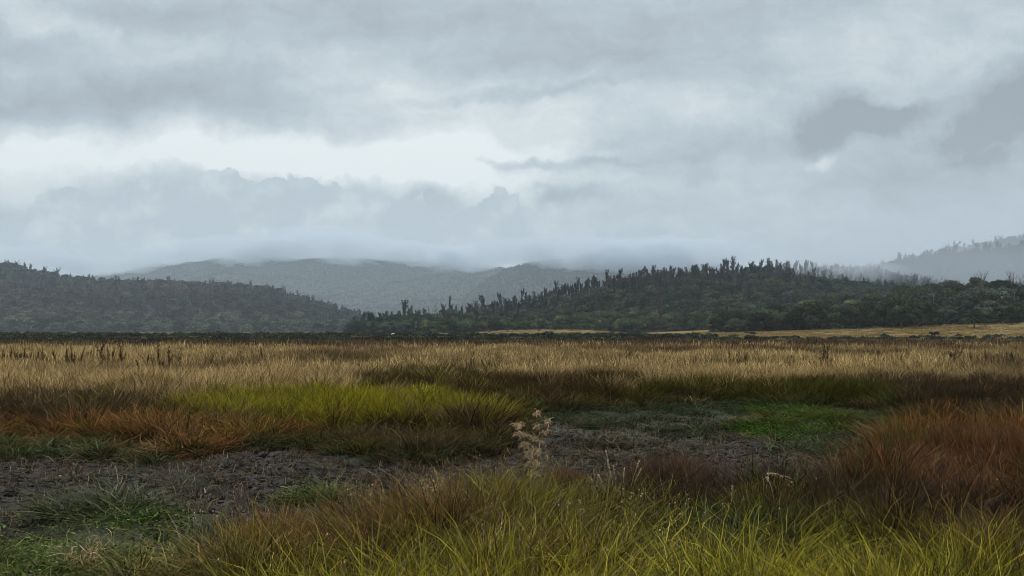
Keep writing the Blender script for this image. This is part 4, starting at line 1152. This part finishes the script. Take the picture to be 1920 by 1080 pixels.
# ------------------------------------------------------------------ mist and haze
def lump(name, px, py, Yv, rx, ry, rz, dens, seed, label, amp=.22, col=(1, 1, 1), frq=3.2, aniso=.35):
    bmm = bmesh.new(); bmesh.ops.create_icosphere(bmm, subdivisions=5, radius=1)
    co = np.array([v_.co[:] for v_ in bmm.verts])
    q = 1 + amp * 2 * (fbm(co[:, 0] * frq + seed, co[:, 2] * frq * .8 + co[:, 1] * frq, 5, seed) - .5)
    co = co * q[:, None] * np.array([rx, ry, rz])
    for v_, c in zip(bmm.verts, co): v_.co = c
    me = bpy.data.meshes.new(name); bmm.to_mesh(me); bmm.free()
    m = bpy.data.materials.new(name + '_vapour'); m.use_nodes = True; t = NT(m.node_tree)
    for n_ in list(t.n): t.n.remove(n_)
    out = t.n.new('ShaderNodeOutputMaterial'); pv = t.n.new('ShaderNodeVolumePrincipled')
    pv.inputs['Color'].default_value = (*col, 1); pv.inputs['Density'].default_value = dens; pv.inputs['Anisotropy'].default_value = aniso
    t.l.new(pv.outputs[0], out.inputs['Volume']); me.materials.append(m)
    o = link(name, me, loc=(xof(px, Yv), Yv, zof(py, Yv))); tag(o, label, 'mist', None, 'stuff'); return o
MISTC = (.78, .85, .92)
for (px_, py_, Y_, rx_, rz_, dn_, lb_) in (
    (330, 482, 4650, 190, 48, .0045, 'ragged cloud at the left end of the far summit'), (420, 466, 4500, 240, 62, .0045, 'cloud lump left of the far summit'),
    (520, 472, 4450, 170, 44, .0050, 'small ragged cloud just left of the far summit'), (600, 456, 4600, 260, 70, .0045, 'largest cloud lump on the far summit'),
    (715, 470, 4500, 200, 52, .0045, 'cloud lump right of the far summit'), (800, 480, 4450, 190, 46, .0045, 'ragged cloud above the right slope of the far mountain'),
    (888, 484, 4450, 170, 62, .0048, 'cloud filling the saddle between the far mountains'), (965, 470, 3600, 150, 50, .0040, 'cloud on the left end of the second spur'),
    (1080, 472, 3500, 200, 54, .0048, 'cloud on the middle of the second spur'), (1190, 482, 3450, 190, 62, .0060, 'dense cloud hiding the right end of the second spur'),
    (1300, 478, 3400, 220, 66, .0065, 'dense cloud behind the wooded ridge crest'), (190, 500, 4600, 260, 42, .0040, 'low cloud behind the left hill skyline'), (60, 482, 4600, 280, 60, .0035, 'low cloud at the left edge above the hill')):
    lump('low_cloud', px_, py_, Y_, rx_ * 1.1, 260, rz_, dn_, int(px_), lb_, .6, MISTC, 2.6)
for (px_, py_, Y_, rx_, rz_, dn_, lb_) in ((455, 489, 4350, 130, 30, .0045, 'thin cloud wisp spilling over the left part of the far summit'), (655, 486, 4350, 150, 26, .0040, 'thin cloud wisp across the middle of the far summit'),
    (860, 497, 4300, 150, 34, .0045, 'thin cloud wisp low on the right slope of the far mountain'), (1120, 492, 3350, 140, 32, .0060, 'thin cloud wisp across the second spur')):
    lump('cloud_wisp', px_, py_, Y_, rx_, 160, rz_, dn_, int(px_) + 3, lb_, .8, MISTC, 3.4)
lump('mist_patch', 1545, 508, 780, 62, 60, 17, .0075, 9, 'drifting mist crossing the skyline of the wooded ridge', .5, MISTC, 2.6)
lump('mist_patch', 497, 524, 4250, 65, 60, 14, .010, 5, 'small white scrap of cloud on the slope of the far mountain', .3, (1, 1, 1))
lump('mist_patch', 1800, 556, 1000, 300, 300, 70, .0016, 6, 'rain mist veiling the pale ridge behind the near knoll', .14, MISTC)
lump('mist_patch', 1950, 470, 1620, 450, 190, 150, .0009, 7, 'thin mist between the two pale ridges at the right', .15, MISTC)

hz_lo, hz_hi = -8.0, 620.0
hv = [(-7300, -7300, hz_lo), (7300, -7300, hz_lo), (7300, 7300, hz_lo), (-7300, 7300, hz_lo), (-7300, -7300, hz_hi), (7300, -7300, hz_hi), (7300, 7300, hz_hi), (-7300, 7300, hz_hi)]
hf = [[0, 3, 2, 1], [4, 5, 6, 7], [0, 1, 5, 4], [1, 2, 6, 5], [2, 3, 7, 6], [3, 0, 4, 7]]
me = bpy.data.meshes.new('haze'); me.from_pydata(hv, [], hf); me.update()
m = bpy.data.materials.new('haze_air'); m.use_nodes = True; t = NT(m.node_tree)
for n_ in list(t.n): t.n.remove(n_)
out = t.n.new('ShaderNodeOutputMaterial'); pv = t.n.new('ShaderNodeVolumePrincipled')
pv.inputs['Color'].default_value = (.77, .885, .98, 1); pv.inputs['Density'].default_value = .000128; pv.inputs['Anisotropy'].default_value = .3
t.l.new(pv.outputs[0], out.inputs['Volume']); me.materials.append(m)
o = link('haze', me); tag(o, 'thin damp air fading the far hills to blue', 'haze', None, 'stuff')

# ------------------------------------------------------------------ sky
SUN_EL, SUN_AZ = math.radians(60), math.radians(-12)     # azimuth from +Y towards +X
w = bpy.data.worlds.new('World'); scene.world = w; w.use_nodes = True
t = NT(w.node_tree)
for n_ in list(t.n): t.n.remove(n_)
out = t.n.new('ShaderNodeOutputWorld'); bg = t.n.new('ShaderNodeBackground'); bg.inputs['Strength'].default_value = .1
sky = t.n.new('ShaderNodeTexSky'); sky.sky_type = 'NISHITA'; sky.sun_disc = False; sky.sun_elevation = SUN_EL; sky.sun_rotation = SUN_AZ
d = t.n.new('ShaderNodeTexCoord').outputs['Generated']
sx = t.n.new('ShaderNodeSeparateXYZ'); t.l.new(d, sx.inputs[0]); dx, dy, dz = sx.outputs
yc = t.math('MAXIMUM', dy, .06)
U = t.math('MULTIPLY_ADD', t.math('DIVIDE', dx, yc), F / 100, 9.6)      # hundredths of photo pixels, as directions
Vv = t.math('MULTIPLY_ADD', t.math('DIVIDE', dz, yc), -F / 100, HOR / 100)
P0 = t.comb(U, Vv, 0.0)
# warp the cloud directions so that no shape stays elliptical
wn = t.n.new('ShaderNodeTexNoise'); wn.inputs['Scale'].default_value = .55; wn.inputs['Detail'].default_value = 6; wn.inputs['Roughness'].default_value = .58
t.l.new(P0, wn.inputs['Vector'])
wv = t.vm('SUBTRACT', wn.outputs['Color'], (.5, .5, .5))
wv = t.vm('MULTIPLY', wv, (3.2, 1.5, 0))
PW = t.vm('ADD', P0, wv)
B = t.math('MULTIPLY_ADD', t.noise(t.vm('MULTIPLY', P0, (.16, .5, 1)), 1.0, 6, .55), .9, -.02)
feats = [ # px, py, rx, ry, rot deg, delta
 (250, 290, 540, 50, 2, .30), (620, 290, 460, 66, 3, .40), (900, 250, 300, 110, 0, .30), (760, 190, 420, 120, 0, .12), (830, 345, 130, 45, 8, .55), (1000, 370, 60, 40, 0, .35), (60, 330, 170, 60, 0, .30), (560, 295, 500, 30, 0, .15),
 (200, 178, 420, 48, -3, -.26), (560, 215, 300, 35, 6, -.14), (1000, 60, 420, 90, 8, -.20), (430, 25, 300, 30, 0, -.10), (60, 95, 160, 30, 0, -.10),
 (60, 40, 170, 45, 20, .25), (330, 95, 180, 30, 5, .12), (1260, 195, 170, 50, 15, .16), (1640, 90, 380, 70, -8, .18), (1860, 150, 60, 50, 0, .22),
 (1010, 312, 190, 11, 0, -.28), (960, 178, 260, 14, -3, -.22), (1280, 290, 230, 34, -3, -.22), (1150, 320, 200, 20, 0, -.12), (1580, 240, 90, 50, 0, -.6), (1690, 222, 85, 32, -15, -.75), (1500, 285, 120, 30, 0, -.16), (1900, 215, 120, 88, -35, -.8), (1060, 378, 60, 26, 0, -.26),
 (1565, 312, 35, 16, 0, .32), (1870, 283, 80, 9, 0, .22), (1230, 316, 60, 8, 0, .14), (1700, 340, 260, 50, 0, -.10), (1400, 450, 700, 60, 0, .03)]
for (px, py, rx, ry, rot, dl) in feats:
    mp = t.n.new('ShaderNodeMapping'); mp.vector_type = 'TEXTURE'
    mp.inputs['Location'].default_value = (px / 100, py / 100, 0); mp.inputs['Rotation'].default_value = (0, 0, math.radians(rot)); mp.inputs['Scale'].default_value = (rx / 100, ry / 100, 1)
    t.l.new(PW, mp.inputs['Vector'])
    ln = t.vm('LENGTH', mp.outputs[0])
    f = t.fmap(ln, 1.45, .2)
    B = t.math('MULTIPLY_ADD', f, dl, B)
mot = t.noise(t.vm('MULTIPLY', PW, (1.0, 1.9, 1)), 1.1, 7, .62)
B = t.math('ADD', B, t.math('MULTIPLY_ADD', mot, .55, -.275))
B = t.math('MINIMUM', t.math('MAXIMUM', B, 0.0), 1.15)
cr = t.n.new('ShaderNodeValToRGB'); t.l.new(B, cr.inputs[0])
els = cr.color_ramp.elements; els[0].position = 0; els[0].color = (.29, .325, .352, 1); els[1].position = 1; els[1].color = (.92, .97, .95, 1)
e = els.new(.42); e.color = (.475, .545, .585, 1); e = els.new(.7); e.color = (.675, .735, .745, 1)
clouds = cr.outputs[0]
# cumulus bank with a crisp billowed top
top = [(0, 388), (15, 402), (45, 388), (80, 352), (110, 338), (150, 332), (180, 348), (215, 345), (240, 322), (270, 315), (300, 320), (345, 328), (362, 312), (400, 306), (440, 308), (475, 326), (500, 314), (560, 314), (620, 318), (660, 335), (700, 345), (745, 352), (770, 345), (800, 362), (833, 386), (850, 370), (895, 372), (908, 356), (930, 340), (955, 342), (975, 356), (990, 382), (1015, 372), (1060, 352), (1110, 350), (1200, 345)]
fc = t.n.new('ShaderNodeFloatCurve'); cv = fc.mapping.curves[0]
for i, (a, b) in enumerate(top):
    xx = a / 1200; yy = (b - 280) / 140
    if i == 0: cv.points[0].location = (xx, yy)
    elif i == len(top) - 1: cv.points[-1].location = (xx, yy)
    else: cv.points.new(xx, yy)
fc.mapping.update()
bl = t.n.new('ShaderNodeTexNoise'); bl.inputs['Scale'].default_value = 2.6; bl.inputs['Detail'].default_value = 5; bl.inputs['Roughness'].default_value = .6; t.l.new(P0, bl.inputs['Vector'])
bs_ = t.n.new('ShaderNodeSeparateXYZ'); t.l.new(bl.outputs['Color'], bs_.inputs[0])
Uw = t.math('ADD', U, t.math('MULTIPLY_ADD', bs_.outputs[0], .5, -.25))
t.l.new(t.math('DIVIDE', Uw, 12.0, clamp=True), fc.inputs['Value'])
topv = t.math('MULTIPLY_ADD', fc.outputs[0], 1.40, 2.80)
dd = t.math('SUBTRACT', Vv, topv)
dd = t.math('ADD', dd, t.math('MULTIPLY_ADD', bs_.outputs[1], .4, -.2))
vo = t.n.new('ShaderNodeTexVoronoi'); vo.feature = 'SMOOTH_F1'; vo.inputs['Scale'].default_value = 2.1; vo.inputs['Smoothness'].default_value = .25; vo.inputs['Detail'].default_value = 1.5; vo.inputs['Roughness'].default_value = .45
t.l.new(t.vm('ADD', P0, t.vm('SCALE', bl.outputs['Color'], scale=.25)), vo.inputs['Vector'])
dd = t.math('ADD', dd, t.math('MULTIPLY_ADD', vo.outputs['Distance'], -.42, .15))
mk = t.fmap(dd, -.02, .07)
mk = t.math('MULTIPLY', mk, t.fmap(U, 11.6, 9.6))
mk = t.math('MULTIPLY', mk, t.fmap(U, -12.0, -2.0))
inn = t.noise(t.vm('MULTIPLY', PW, (.7, 1.1, 1)), 1.2, 5, .55)
inn = t.math('ADD', inn, t.math('MULTIPLY_ADD', vo.outputs['Distance'], -.25, .09))
inner = t.mix(t.fmap(inn, .32, .68), c4(.47, .54, .585), c4(.67, .73, .755))
clouds = t.mix(mk, clouds, inner)
# overhead and behind: even bright overcast
rest_ = t.mix(t.fmap(t.noise(d, 2.0, 4), .3, .7), c4(.70, .78, .85), c4(.92, .99, 1.04))
clouds = t.mix(t.fmap(dy, .55, .25), clouds, rest_)
clouds = t.mix(t.fmap(dz, .42, .75), clouds, t.vm('SCALE', rest_, scale=1.25))
clouds = t.vm('SCALE', clouds, scale=10.0)
fin = t.mix(.93, sky.outputs[0], clouds)       # a little of the clear sky glows through the cover
t.l.new(fin, bg.inputs['Color']); t.l.new(bg.outputs[0], out.inputs['Surface'])

sl = bpy.data.lights.new('sun', 'SUN'); sl.energy = 2.0; sl.angle = math.radians(22); sl.color = (1, .97, .93)
so = link('sun', sl); so.location = (0, 0, 500)
dirv = Vector((math.sin(SUN_AZ) * math.cos(SUN_EL), math.cos(SUN_AZ) * math.cos(SUN_EL), math.sin(SUN_EL)))
so.rotation_euler = dirv.to_track_quat('Z', 'Y').to_euler()

# ------------------------------------------------------------------ camera
cd = bpy.data.cameras.new('camera'); cd.sensor_width = 36; cd.lens = 36 * F / 1920; cd.shift_y = (HOR - 540) / 1920
cd.clip_start = .1; cd.clip_end = 20000
co = link('camera', cd); co.location = (0, 0, EYE); co.rotation_euler = (math.radians(90), 0, 0)
scene.camera = co
scene.view_settings.view_transform = 'Standard'; scene.view_settings.look = 'None'; scene.view_settings.exposure = 0; scene.view_settings.gamma = 1
cy = scene.cycles
cy.max_bounces = 5; cy.diffuse_bounces = 3; cy.glossy_bounces = 1; cy.transmission_bounces = 3; cy.transparent_max_bounces = 4; cy.volume_bounces = 3; cy.adaptive_threshold = .006
cy.use_denoising = True; cy.denoising_prefilter = 'ACCURATE'; cy.filter_width = .9
print('objects', len(bpy.data.objects))
